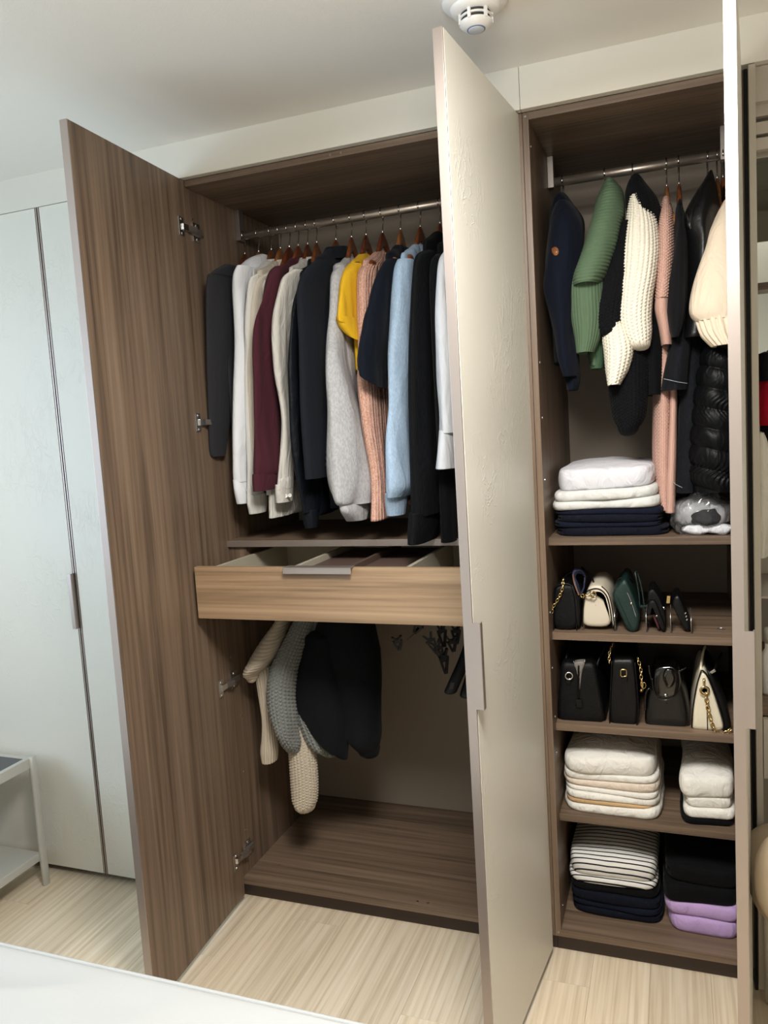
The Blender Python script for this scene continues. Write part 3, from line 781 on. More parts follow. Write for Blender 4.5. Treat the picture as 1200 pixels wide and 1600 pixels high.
# light blue sweatshirt
top_garment('sweatshirt', 'pale blue heather sweatshirt with ribbed cuff', 'sweatshirt', 655, M_BLUE,
    [(408, 622, 648, .12), (426, 616, 644, .10), (480, 612, 640, .08), (560, 606, 637, .065), (640, 605, 637, .06), (710, 604, 643, .055), (755, 603, 648, .05), (774, 604, 642, .05)],
    at(625, 785, .2)[2], ztop=1.990, th=.016, a=.024, seed=14, coll='crew', hang='brown', wr=.009, seams=[(at(622, 461, .03)[2], -.3), (at(622, 560, .02)[2], .2)], hanger_label='wooden hanger above the pale blue sweatshirt',
    cuff=[(768, 602, 640, .05), (785, 602, 636, .05), (804, 604, 633, .05)])
# black ribbed jumper
top_garment('ribbed_jumper', 'black ribbed jumper with a turned cuff reaching lowest on the long rail', 'jumper', 686, M_BLKR,
    [(396, 658, 688, .13), (414, 646, 686, .10), (480, 641, 684, .075), (560, 638, 683, .06), (660, 639, 684, .055), (760, 641, 689, .05), (802, 642, 690, .05)],
    at(660, 800, .2)[2], ztop=2.015, th=.018, a=.026, bmax=.10, seed=15, coll='crew', hang='brown', wr=.004, hanger_label='wooden hanger above the black ribbed jumper',
    cuff=[(796, 640, 690, .05), (820, 638, 688, .05), (843, 638, 685, .05)])
top_garment('black_cardigan', 'black fine-knit cardigan half hidden behind the middle door', 'cardigan', 704, M_BLK,
    [(400, 680, 702, .13), (430, 672, 704, .10), (560, 676, 706, .08), (700, 684, 712, .07), (790, 688, 714, .065), (845, 690, 714, .06)],
    at(700, 815, .2)[2], ztop=2.0, th=.016, a=.02, seed=16, hang='red', hanger_label='wooden hanger above the black fine-knit cardigan', xh=.716)
top_garment('white_blouse', 'white blouse with a flared cuff at the middle door', 'blouse', 720, M_WHITE,
    [(392, 694, 722, .12), (420, 686, 724, .09), (500, 682, 724, .06), (560, 685, 724, .05), (640, 687, 724, .045), (676, 687, 724, .04)],
    at(700, 700, .2)[2], ztop=2.0, th=.018, a=.024, seed=17, hang='tan', wr=.009, hanger_label='wooden hanger above the white blouse', xh=.765,
    cuff=[(672, 686, 724, .04), (700, 683, 726, .038), (730, 680, 728, .036)])
# ------------------------------------------------------------------ clothes in the right wardrobe
G_R = 'clothes on the short rail'
H_R = 'wooden hangers on the short rail'
M_RNAVY = cloth('navy_boucle', (11, 16, 29), bump=.6, weave=500, wr=.3)
M_GREEN = cloth('sage_knit', (86, 107, 83), bump=.5, weave=500, wr=.15)
M_GREEND = cloth('sage_knit_hem', (66, 90, 68), bump=.5, weave=500, wr=.15)
M_CREAMK = cloth('cream_knit', (228, 222, 206), bump=.4, weave=500, wr=.1)
M_BLKK = cloth('black_knit_chunky', (10, 11, 15), bump=.5, weave=500, wr=.2)
M_ROSE = cloth('rose_rib_knit', (196, 158, 144), bump=.4, rib=.0, wr=.15)
M_LEATH = plain('black_leather', (12, 13, 15), .38, bump=.35, bscale=160)
M_DENIM = cloth('black_denim', (22, 24, 29), bump=.6, weave=350, wr=.3, mottle=.25, mscale=260)
M_PUFF = cloth('black_quilted_nylon', (11, 12, 14), rough=.42, bump=.1, sheen=0, wr=.45)
M_CREAMB = cloth('cream_crepe', (224, 208, 186), wr=.5)
M_BLKT = cloth('black_jersey', (14, 15, 19), wr=.2)
def garment_root(name, label, category, xh, zhem, yc, group): return thing(name, label, category, (xh, yc, zhem), group)
def tubes(root, specs):
    """specs: dicts with name, rows, mat and loft options; 'of' = index of the tube it is a sub-part of"""
    made = []
    for s in specs:
        s = dict(s); rows = pxr(s.pop('rows'), s.pop('a', .02), s.pop('bmax', .08)); nm_ = s.pop('name'); mt = s.pop('mat'); of = s.pop('of', None)
        made.append(loft(nm_, rows, mt, root if of is None else made[of], **s))
    return made
def rings(amp, h): return lambda t, phi, base: amp*(np.abs(np.sin(math.pi*base[:, 2]/h))**.7-.6)
# navy sweater
x = 1.03
r = garment_root('navy_sweater', 'dark navy fuzzy sweater, first on the short rail', 'sweater', x, at(895, 608, .1)[2], RY2, G_R)
tubes(r, [dict(name='body', mat=M_RNAVY, seed=40, a=.03, bmax=.13, wr=.006, end='open', rows=[(309, 875, 890, .31), (322, 867, 899, .31), (345, 860, 910, .31), (400, 862, 908, .31), (480, 866, 905, .31), (570, 870, 906, .31)]),
          dict(name='sleeve', mat=M_RNAVY, seed=41, a=.035, bmax=.07, wr=.007, rows=[(322, 870, 895, .2), (338, 862, 906, .16), (360, 858, 912, .13), (390, 854, 912, .12), (425, 851, 908, .11), (450, 851, 905, .1), (485, 858, 902, .1), (525, 865, 899, .1), (560, 870, 904, .1), (590, 880, 905, .1)]),
          dict(name='cuff', of=1, mat=M_RNAVY, seed=42, a=.02, bmax=.04, wr=.001, rib=(.006, .0015), n=80, rows=[(584, 882, 906, .1), (598, 885, 905, .1), (610, 887, 902, .1)])])
hanger(x, RY2, RZ2, 'tan', 'wooden hanger whose tip pokes out of the dark navy sweater', H_R, drop=.105, wide=.266)
# green sweater
x = 1.144
r = garment_root('green_sweater', 'sage green chunky ribbed sweater', 'sweater', x, at(915, 556, .1)[2], RY2, G_R)
tubes(r, [dict(name='body', mat=M_GREEN, seed=43, a=.035, bmax=.10, wr=.004, n=90, m=120, pinch=rings(.0022, .011), rows=[(293, 946, 966, .28), (304, 938, 973, .26), (330, 930, 976, .22), (380, 930, 970, .2), (440, 925, 955, .2), (520, 915, 948, .2), (575, 922, 946, .2)]),
          dict(name='sleeve', mat=M_GREEN, seed=44, a=.035, bmax=.07, wr=.003, n=100, m=200, pinch=rings(.0026, .0085), rows=[(298, 944, 970, .19), (310, 936, 973, .165), (335, 928, 973, .14), (360, 920, 968, .115), (385, 913, 963, .1), (410, 904, 955, .085), (430, 898, 948, .075), (446, 898, 940, .07)]),
          dict(name='lower_sleeve', of=1, mat=M_GREEN, seed=45, a=.03, bmax=.05, wr=.004, rib=(.009, .0022), n=140, m=110, rows=[(422, 900, 938, .095), (440, 894, 940, .085), (465, 893, 941, .082), (500, 896, 942, .085), (530, 901, 936, .088), (552, 903, 928, .09)]),
          dict(name='hem_band', of=0, mat=M_GREEND, seed=46, a=.02, bmax=.05, wr=.002, rib=(.008, .002), n=110, rows=[(530, 918, 950, .15), (555, 921, 948, .15), (577, 924, 945, .15)])])
hanger(x, RY2, RZ2, 'brown', 'wooden hanger inside the sage green sweater', H_R)
# black and cream sweater
x = 1.217
r = garment_root('colour_block_sweater', 'black and cream colour-block chunky knit sweater', 'sweater', x, at(985, 676, .11)[2], RY2, G_R)
tubes(r, [dict(name='body', mat=M_BLKK, seed=47, a=.04, bmax=.11, wr=.004, knit=(.010, .008, .0022), n=160, m=200, rows=[(289, 985, 1005, .28), (300, 979, 1013, .26), (320, 980, 1027, .22), (350, 984, 1033, .2), (400, 990, 1035, .2), (450, 995, 1036, .2), (520, 1000, 1038, .2), (570, 1004, 1038, .2), (618, 1012, 1036, .2)]),
          dict(name='sleeve', mat=M_BLKK, seed=48, a=.03, bmax=.05, wr=.006, knit=(.010, .008, .0022), n=140, m=160, end='round', rows=[(350, 968, 994, .15), (400, 956, 990, .12), (440, 944, 982, .1), (475, 933, 976, .088), (500, 931, 973, .085), (518, 938, 968, .085)]),
          dict(name='cream_panel', mat=M_CREAMK, seed=49, a=.04, bmax=.05, wr=.004, knit=(.0115, .0085, .0032), n=170, m=240, end='round', rows=[(310, 985, 1003, .17), (325, 982, 1016, .15), (350, 979, 1026, .125), (390, 975, 1030, .1), (430, 971, 1026, .088), (465, 967, 1019, .08), (495, 966, 1016, .078), (520, 972, 1016, .078), (536, 982, 1014, .078)]),
          dict(name='cream_cuff', mat=M_CREAMK, seed=50, a=.03, bmax=.045, wr=.004, knit=(.0115, .0085, .003), n=140, m=120, rows=[(505, 952, 974, .088), (525, 944, 984, .08), (550, 946, 988, .075), (580, 948, 980, .073), (602, 951, 968, .073)]),
          dict(name='lower_body', mat=M_BLKK, seed=51, a=.04, bmax=.06, wr=.004, knit=(.010, .008, .0022), n=150, m=150, end='round', rows=[(520, 962, 1014, .14), (545, 953, 1015, .125), (580, 951, 1014, .12), (620, 954, 1013, .12), (650, 959, 1010, .12), (668, 966, 1000, .12)])])
hanger(x, RY2, RZ2, 'brown', 'wooden hanger inside the black and cream sweater', H_R)
# rose knit
x = 1.303
r = garment_root('rose_cardigan', 'long dusty pink ribbed cardigan', 'cardigan', x, at(1037, 800, .19)[2], RY2, G_R)
tubes(r, [dict(name='body', mat=M_ROSE, seed=52, a=.016, bmax=.12, wr=.003, knit=(.011, .009, .0030), n=200, m=320, rows=[(324, 1035, 1047, .31), (335, 1033, 1050, .29), (370, 1031, 1055, .27), (480, 1028, 1055, .25), (600, 1024, 1055, .24), (700, 1022, 1054, .235), (790, 1026, 1053, .23)]),
          dict(name='sleeve', mat=M_ROSE, seed=53, a=.02, bmax=.055, wr=.003, knit=(.0095, .008, .0026), n=150, m=220, rows=[(328, 1035, 1048, .2), (345, 1032, 1050, .16), (390, 1029, 1053, .125), (430, 1026, 1052, .11), (468, 1024, 1049, .1)]),
          dict(name='cuff', of=1, mat=M_ROSE, seed=54, a=.018, bmax=.045, wr=.002, rib=(.006, .0018), n=110, rows=[(466, 1025, 1046, .1), (485, 1024, 1045, .1), (515, 1030, 1048, .11), (540, 1034, 1050, .12)]),
          dict(name='front_edge', of=0, mat=M_ROSE, seed=55, a=.010, bmax=.03, wr=.002, rib=(.006, .0015), n=70, rows=[(560, 1048, 1058, .15), (640, 1047, 1057, .14), (720, 1044, 1056, .13), (800, 1040, 1054, .13)])])
hanger(x, RY2, RZ2, 'tan', 'tall-necked wooden hanger above the pink ribbed cardigan', H_R, rz=.02)
# black tee
x = 1.334
r = garment_root('black_tee', 'black short-sleeved top, right of the pink cardigan', 'top', x, at(1055, 600, .2)[2], RY2, G_R)
tubes(r, [dict(name='body', mat=M_BLKT, seed=56, a=.014, bmax=.12, wr=.003, rows=[(328, 1057, 1066, .31), (340, 1055, 1069, .29), (400, 1056, 1074, .27), (520, 1052, 1074, .25), (620, 1052, 1072, .25)]),
          dict(name='sleeve', mat=M_BLKT, seed=57, a=.02, bmax=.07, wr=.006, rows=[(332, 1055, 1069, .2), (360, 1054, 1072, .15), (410, 1050, 1074, .12), (455, 1045, 1074, .105), (488, 1043, 1072, .1), (512, 1046, 1068, .1), (530, 1050, 1062, .1)])])
hanger(x, RY2, RZ2, 'brown', 'tall-necked wooden hanger above the black short-sleeved top', H_R, rz=-.02)
# long coat: leather yoke with denim sleeves
x = 1.405
r = garment_root('long_coat', 'long black coat with leather shoulders and denim skirt', 'coat', x, at(1068, 766, .18)[2], RY2, G_R)
SEAM = plain('pale_seam_thread', (150, 160, 160), .7)
t_ = tubes(r, [dict(name='shoulder', mat=M_LEATH, seed=58, a=.03, bmax=.08, wr=.006, rows=[(279, 1104, 1114, .3), (292, 1096, 1116, .24), (315, 1085, 1117, .19), (340, 1074, 1118, .16), (356, 1071, 1118, .15), (385, 1078, 1118, .14), (450, 1076, 1114, .13), (530, 1064, 1106, .13)]),
          dict(name='denim_sleeve', mat=M_DENIM, seed=59, a=.025, bmax=.05, wr=.005, rows=[(500, 1056, 1082, .135), (530, 1049, 1081, .125), (560, 1043, 1078, .115), (590, 1038, 1075, .11), (610, 1036, 1073, .11)]),
          dict(name='skirt', mat=M_DENIM, seed=60, a=.03, bmax=.10, wr=.006, rows=[(500, 1064, 1104, .22), (560, 1060, 1102, .22), (640, 1055, 1100, .21), (700, 1051, 1098, .21), (740, 1049, 1096, .2), (765, 1050, 1095, .2)]),
          dict(name='lapel', of=0, mat=M_LEATH, seed=61, a=.012, bmax=.03, wr=.003, rows=[(282, 1100, 1112, .22), (300, 1088, 1106, .17), (330, 1072, 1096, .13), (352, 1069, 1086, .115), (362, 1074, 1084, .115)])])
for (v0, pts) in ((0, [(1037, 592), (1047, 594), (1060, 597), (1074, 599)]), (1, [(1050, 752), (1056, 757), (1066, 762), (1076, 764)])):
    Y_ = .058 if v0 == 0 else .098
    MB().wire([at(u, v, Y_) for u, v in pts], .0007, 6).build('seam', SEAM, t_[1 if v0 == 0 else 2], True)
hanger(x, RY2, RZ2, 'brown', 'wooden hanger inside the long black coat', H_R)
# quilted vest
x = 1.428
r = garment_root('puffer_vest', 'black quilted puffer vest in horizontal baffles', 'vest', x, at(1105, 768, .12)[2], RY2, G_R)
vz = [at(1110, v, .08)[2] for v in (505, 546, 578, 610, 641, 672, 703, 735, 767)]
def baffle(t, phi, base):
    z = base[:, 2]+.016*np.cos(phi); d = np.zeros(len(z))
    for i in range(len(vz)-1):
        m_ = (z <= vz[i]) & (z > vz[i+1]); f = (vz[i]-z[m_])/(vz[i]-vz[i+1])
        d[m_] = .0085*np.sin(math.pi*np.clip(f, 0, 1))**.5-.002
    return d+.0025*np.sin(34*phi+9*np.sin(z*70))*np.clip(np.sin(40*z), 0, 1)*.6
tubes(r, [dict(name='body', mat=M_PUFF, seed=62, a=.05, bmax=.075, wr=.004, n=150, m=260, pinch=baffle, rows=[(480, 1108, 1148, .17), (510, 1104, 1151, .16), (545, 1101, 1153, .15), (580, 1094, 1154, .14), (640, 1087, 1154, .135), (690, 1082, 1153, .13), (740, 1080, 1152, .13), (766, 1081, 1150, .13)]),
          dict(name='shoulder', mat=M_PUFF, seed=63, a=.012, bmax=.1, wr=.003, rows=[(300, 1126, 1134, .31), (330, 1122, 1138, .3), (400, 1116, 1142, .28), (500, 1110, 1146, .22)])])
hanger(x, RY2, RZ2, 'tan', 'wooden hanger inside the puffer vest', H_R)
# cream blouse
x = 1.442
r = garment_root('cream_puff_blouse', 'cream blouse with gathered puff sleeve, last on the short rail', 'blouse', x, at(1120, 520, .2)[2], RY2, G_R)
tubes(r, [dict(name='body', mat=M_CREAMB, seed=64, a=.008, bmax=.1, wr=.002, rows=[(325, 1134, 1140, .3), (340, 1132, 1143, .28), (400, 1132, 1146, .26), (540, 1130, 1147, .25)]),
          dict(name='puff_sleeve', mat=M_CREAMB, seed=65, a=.04, bmax=.045, wr=.006, n=80, m=110, rows=[(318, 1130, 1142, .16), (332, 1123, 1152, .13), (360, 1111, 1156, .10), (400, 1098, 1157, .075), (440, 1088, 1157, .06), (470, 1083, 1156, .055), (488, 1084, 1155, .055), (500, 1092, 1153, .058)]),
          dict(name='frill', of=1, mat=M_CREAMB, seed=66, a=.04, bmax=.045, wr=.002, n=140, m=40, cap0=True, rib=(.016, .007), rows=[(494, 1090, 1154, .058), (505, 1093, 1156, .055), (522, 1100, 1158, .052), (540, 1116, 1158, .05)])])
hanger(x, RY2, RZ2, 'brown', 'wooden hanger above the cream puff-sleeved blouse', H_R)

# ------------------------------------------------------------------ knitwear and clip hangers under the drawer
G_K = 'sweaters under the drawer'
ZR3 = 0.905
M_KCREAM = cloth('oat_cable_knit', (190, 178, 160), bump=.5, weave=500, wr=.1)
M_KGREY = cloth('grey_chunky_knit', (122, 124, 120), bump=.5, weave=500, wr=.1)
M_KBLK = cloth('charcoal_knit', (17, 19, 23), bump=.5, weave=600, wr=.25)
def kroot(name, label, x, zlow): return thing(name, label, 'sweater', (x, RY, zlow), G_K)
x = at(478, 950, RY)[0]
r = kroot('cream_cardigan', 'cream ribbed knit cardigan with long hanging sleeve, below the drawer', x, at(475, 1265, .08)[2])
tubes(r, [dict(name='shoulder', mat=M_KCREAM, seed=70, a=.022, bmax=.06, wr=.004, n=110, m=130, pinch=rings(.0036, .010), end='round', rows=[(950, 440, 468, .2), (975, 424, 456, .16), (1000, 407, 447, .12), (1022, 392, 436, .085), (1040, 381, 422, .062), (1052, 379, 408, .058), (1060, 384, 402, .058)]),
          dict(name='sleeve', mat=M_KCREAM, seed=71, a=.016, bmax=.03, wr=.003, rib=(.009, .0034), n=120, m=90, rows=[(1040, 398, 426, .10), (1080, 404, 430, .095), (1120, 410, 430, .09), (1150, 410, 432, .088), (1172, 408, 434, .085), (1188, 410, 433, .085)]),
          dict(name='sleeve', mat=M_KCREAM, seed=72, a=.022, bmax=.04, wr=.002, knit=(.011, .009, .0034), n=150, m=200, end='round', rows=[(1100, 450, 482, .13), (1150, 450, 490, .115), (1190, 452, 495, .105), (1225, 454, 497, .1), (1248, 456, 496, .098), (1256, 459, 494, .098)])])
hanger(x, RY, ZR3, 'brown', 'wooden hanger inside the cream cardigan below the drawer', 'hangers below the drawer', wide=.13)
x = at(512, 950, RY)[0]
r = kroot('grey_sweater', 'grey loose-stitch chunky sweater, below the drawer', x, at(465, 1176, .07)[2])
tubes(r, [dict(name='sleeve', mat=M_KGREY, seed=73, a=.026, bmax=.06, wr=.003, knit=(.013, .0115, .0042), n=150, m=260, end='round', rows=[(950, 468, 506, .2), (985, 450, 490, .16), (1010, 438, 480, .125), (1035, 426, 470, .095), (1060, 419, 464, .075), (1085, 418, 463, .068), (1112, 422, 466, .065), (1140, 432, 470, .065), (1160, 441, 471, .066), (1168, 446, 469, .067)]),
          dict(name='body', mat=M_KGREY, seed=74, a=.03, bmax=.06, wr=.004, knit=(.013, .0115, .004), n=130, m=170, end='round', rows=[(960, 480, 520, .24), (1050, 468, 510, .18), (1100, 462, 508, .15), (1135, 472, 520, .14), (1160, 488, 527, .138), (1174, 504, 527, .138)])])
hanger(x, RY, ZR3, 'brown', 'wooden hanger inside the grey chunky sweater below the drawer', 'hangers below the drawer', wide=.13)
x = at(560, 950, RY)[0]
r = kroot('charcoal_sweater', 'large charcoal black sweater, below the drawer', x, at(580, 1176, .18)[2])
tubes(r, [dict(name='body', mat=M_KBLK, seed=75, a=.09, bmax=.085, wr=.016, wrf=15, n=90, m=100, end='round', rows=[(950, 506, 582, .22), (975, 494, 592, .21), (1010, 482, 601, .2), (1050, 478, 604, .195), (1090, 492, 604, .19), (1120, 520, 605, .188), (1145, 540, 606, .186), (1164, 556, 602, .185)]),
          dict(name='sleeve', mat=M_KBLK, seed=76, a=.05, bmax=.05, wr=.014, wrf=16, n=70, m=80, end='open', tilt=.03, rows=[(990, 476, 530, .17), (1040, 464, 530, .145), (1080, 459, 535, .13), (1105, 463, 542, .125), (1135, 480, 545, .125), (1160, 504, 543, .125), (1170, 516, 540, .125)])])
hanger(x, RY, ZR3, 'brown', 'wooden hanger inside the charcoal sweater below the drawer', 'hangers below the drawer', wide=.13)
def clip_hanger(hu, near, far_, label, clips):
    """black hanger with a thin bar and sprung clips, hung from the low rail"""
    xh = at(hu, 950, RY)[0]
    base = thing('clip_hanger', label, 'hanger', (xh, RY, ZR3), 'empty clip hangers below the drawer')
    a = near; b = far_
    hookp = [(xh, RY, ZR3-.050), (xh, RY+.001, ZR3-.035), (xh, RY+.012, ZR3-.015)]
    for k in range(10):
        an = math.radians(k*23); hookp.append((xh, RY+.0152*math.cos(an), ZR3+.0152*math.sin(an)))
    MB().wire(hookp, .0016, 8).build('hook', HOOK, base, True)
    top = np.array([xh, RY, ZR3-.05])
    MB().wire([top, (np.array(a)+np.array(b))/2+np.array([0, 0, .004])], .004, 8).build('neck', BLACKPL, base, True)
    MB().wire([a, b], .0017, 8).build('bar', METALD, base, True)
    for (c, d1, L) in clips:
        c = np.array(c, float); d1 = unit(d1); s1 = unit(np.cross(d1, (0.43, -.9, 0))); n1 = np.cross(d1, s1)
        cl = MB()
        for sg in (-1, 1):
            cl.obox(c+s1*sg*.007+d1*L*.5, s1*.0034+d1*.0, n1*.009, d1*L*.5+s1*sg*-.005)
            cl.obox(c+s1*sg*.008-d1*L*.22, s1*.0034, n1*.009, -d1*L*.24+s1*sg*.005)
        cl.obox(c, s1*.009, n1*.008, d1*.006)
        cl.build('clip', BLACKPL, base, False)
        MB().wire([c+n1*.0085-d1*.004, c+n1*.0095, c+n1*.0085+d1*.006], .0018, 6).build('spring', CHROME, base, True)
    return base
clip_hanger(664, at(621, 1012, .12), at(676, 966, .3), 'empty black clip hanger with one clip, nearest the charcoal sweater',
            [(at(621, 1001, .12), (0.15, 0, -1), .028), (at(655, 976, .22), (-.55, 0, -.8), .030)])
clip_hanger(692, at(676, 1018, .15), at(700, 966, .3), 'empty black clip hanger with open clips, in the middle of the three',
            [(at(672, 1000, .15), (0.45, 0, -.9), .045), (at(684, 1012, .16), (.35, 0, -.95), .045), (at(690, 985, .2), (.1, 0, -1), .05)])
clip_hanger(716, at(706, 1024, .16), at(722, 966, .3), 'empty black clip hanger with grey clip, beside the middle door',
            [(at(706, 1002, .16), (0.1, 0, -1), .03), (at(693, 1026, .15), (.08, 0, -1), .05), (at(712, 985, .2), (.0, 0, -1), .04)])
for k, (pts, lab) in enumerate((([(742, 985, .24), (726, 1030, .19), (712, 1062, .15), (704, 1080, .135)], 'black felt hanger arm with a shiny tab, hanging below the clip hangers'),
                                ([(752, 1000, .28), (740, 1045, .23), (730, 1078, .2), (728, 1086, .195)], 'second black felt hanger arm, behind the one with a shiny tab'))):
    P_ = [at(*p) for p in pts]
    b_ = thing('felt_hanger', lab, 'hanger', tuple(P_[0]), 'black felt hangers')
    xh = P_[0][0]
    loft('arm', [(p[0], p[1], p[2], .019, .012) for p in P_], BLACKPL if k else plain('black_felt', (10, 10, 12), .6), b_, n=28, m=30, wr=0, end='round')
    loft('arm', [(xh+(xh-p[0])*.2, 2*P_[0][1]-p[1]+.0, p[2], .021, .008) for p in P_], BLACKPL, b_, n=28, m=30, wr=0, end='round')
    hp = [tuple(P_[0]), (xh, RY, ZR3-.03)]
    for q in range(10):
        an = math.radians(q*23); hp.append((xh, RY+.0152*math.cos(an), ZR3+.0152*math.sin(an)))
    MB().wire(hp, .0018, 8).build('hook', HOOK, b_, True)
    if k == 0:
        c = at(706, 1072, .118); MB().obox(c, (.005, .002, 0), (0, .0008, 0), (.003, 0, .010)).build('tab', plain('dark_tab', (70, 70, 72), .3), b_)

# ------------------------------------------------------------------ folded clothes
def stack(x0, x1, y0, y1, zb, items, seed, amp=.0040, crown=0.0, group=None):
    """items from the bottom up: dict(name, label, cat, h, mat, dx0, dx1, dy0); neighbours share the same uneven surface"""
    rng = np.random.RandomState(seed)
    z = zb; prev = None; N_ = 112
    k = 0
    for it in items:
        h = it['h']; X0 = x0+it.get('dx0', 0); X1 = x1+it.get('dx1', 0); Y0 = y0+it.get('dy0', 0); Y1 = y1
        nb, ntp = (Noise(seed*31+k, 13, 2), Noise(seed*31+k+1, 13, 2))
        cx, cy, hxw, hyw = (X0+X1)/2, (Y0+Y1)/2, (X1-X0)/2, (Y1-Y0)/2
        th = np.linspace(0, 2*math.pi, N_, endpoint=False)
        # rounded-rectangle outline
        c, s = np.cos(th), np.sin(th); e = 2/7.0
        ox = np.sign(c)*np.abs(c)**e; oy = np.sign(s)*np.abs(s)**e
        wob = Noise(seed*17+k, 22, 2)
        rr = min(h*.40, .0105)
        loops = []
        amp_b = 0.0 if k == 0 else amp; amp_t = amp
        tilt = it.get('tilt', 0.0); tb = it.get('tilt_b', 0.0)
        cr = it.get('crown', 0.0); cb = it.get('crown_b', 0.0)
        fin = it is items[-1]; nfi = Noise(seed*7+k, 38, 2)
        def srf(X, Y, top):
            q = np.stack([X, Y, np.zeros_like(X)], -1)
            u_ = (X-cx)/hxw
            uu = np.clip(np.abs(u_), 0, 1); vv = np.clip(np.abs((Y-cy)/hyw), 0, 1)
            f = (1-uu**2.2)*(1-vv**3)
            if top: return z+h+amp_t*(ntp(q)+(.6*np.abs(nfi(q)) if fin else 0))+cr*f+tilt*u_
            return z+amp_b*nb(q)+cb*f+tb*u_
        for f in (.03, .3, .6, .85):
            X = cx+ox*(hxw-rr)*f; Y = cy+oy*(hyw-rr)*f
            loops.append(np.stack([X, Y, srf(X, Y, False)+.0004], 1))
        nl = it.get('layers', 2)
        for j in range(11):
            ps = -math.pi/2+math.pi*j/10
            w_ = wob(np.stack([cx+ox*hxw*1.0, cy+oy*hyw, np.full(N_, z*3)], -1))*.006
            sd = -.006*np.exp(-((math.sin(ps))/.22)**2)*(oy > -.93)*(nl > 1)      # the open edges show two layers
            X = cx+ox*(hxw-rr+rr*math.cos(ps)**.7+w_+sd); Y = cy+oy*(hyw-rr+rr*math.cos(ps)**.7+w_+sd)
            t = (math.sin(ps)+1)/2
            Z = srf(X, Y, False)*(1-t)+srf(X, Y, True)*t
            loops.append(np.stack([X, Y, Z], 1))
        for f in (.9, .75, .6, .45, .3, .15, .02):
            X = cx+ox*(hxw-rr)*f; Y = cy+oy*(hyw-rr)*f
            loops.append(np.stack([X, Y, srf(X, Y, True)], 1))
        V = np.concatenate(loops); K = len(loops); idx = np.arange(K*N_).reshape(K, N_)
        fc = np.stack([idx[:-1], np.roll(idx, -1, 1)[:-1], np.roll(idx, -1, 1)[1:], idx[1:]], -1).reshape(-1, 4)
        o = mk(it['name'], V, fc, it['mat'], None, True)
        tag(o, it['label'], it['cat'], group or it.get('group'))
        z += h; k += 1
        if 'extra' in it: it['extra'](o, X0, X1, Y0, Y1, z)
    return z
F_LAV = cloth('pale_lavender_cotton', (218, 218, 224), wr=.5, crz=.8)
F_MINT = cloth('pale_grey_cotton', (214, 215, 212), wr=.5, crz=.8)
F_NAVY = cloth('navy_cotton', (18, 23, 38), wr=.5)
F_NAVY2 = cloth('dark_navy_cotton', (15, 18, 30), wr=.5)
F_WHITE = cloth('folded_white_cotton', (230, 227, 219), wr=.5, crz=.8)
F_WARM = cloth('folded_ecru_cotton', (222, 208, 192), wr=.5, crz=.8)
F_TAN = cloth('folded_tan_cotton', (198, 166, 124), wr=.5)
F_BLK = cloth('folded_black_cotton', (9, 10, 12), wr=.4)
F_PURP = cloth('lilac_fleece', (186, 158, 206), bump=.5, weave=500, wr=.4)
def stripes():
    m, nt, b = newmat('navy_striped_jersey')
    tc = node(nt, 'ShaderNodeTexCoord'); sp = node(nt, 'ShaderNodeSeparateXYZ'); nt.links.new(tc.outputs['Object'], sp.inputs[0])
    nz = node(nt, 'ShaderNodeTexNoise'); nz.inputs['Scale'].default_value = 7; nt.links.new(tc.outputs['Object'], nz.inputs['Vector'])
    ad = node(nt, 'ShaderNodeMath', operation='ADD'); nt.links.new(sp.outputs[1], ad.inputs[0]); nt.links.new(sp.outputs[2], ad.inputs[1])
    ma = node(nt, 'ShaderNodeMath', operation='MULTIPLY_ADD'); ma.inputs[1].default_value = .012
    nt.links.new(nz.outputs['Fac'], ma.inputs[0]); nt.links.new(ad.outputs[0], ma.inputs[2])
    mu = node(nt, 'ShaderNodeMath', operation='MULTIPLY'); mu.inputs[1].default_value = 1/.0175; nt.links.new(ma.outputs[0], mu.inputs[0])
    fr_ = node(nt, 'ShaderNodeMath', operation='FRACT'); nt.links.new(mu.outputs[0], fr_.inputs[0])
    lt = node(nt, 'ShaderNodeMath', operation='LESS_THAN'); lt.inputs[1].default_value = .27; nt.links.new(fr_.outputs[0], lt.inputs[0])
    mx = node(nt, 'ShaderNodeMix'); mx.data_type = 'RGBA'; nt.links.new(lt.outputs[0], mx.inputs[0])
    mx.inputs[6].default_value = s2l((226, 224, 218)); mx.inputs[7].default_value = s2l((16, 19, 34))
    nt.links.new(mx.outputs[2], b.inputs['Base Color']); b.inputs['Roughness'].default_value = .85
    n3 = node(nt, 'ShaderNodeTexNoise'); n3.inputs['Scale'].default_value = 16; n3.inputs['Detail'].default_value = 4; nt.links.new(tc.outputs['Object'], n3.inputs['Vector'])
    bp = node(nt, 'ShaderNodeBump'); bp.inputs['Strength'].default_value = .5; bp.inputs['Distance'].default_value = .012
    nt.links.new(n3.outputs['Fac'], bp.inputs['Height']); nt.links.new(bp.outputs['Normal'], b.inputs['Normal'])
    return m
F_STR = stripes()
SX0 = XRI+.010
xr = at(1045, 835, .09)[0]
nv = 'folded navy trousers on the top shelf'
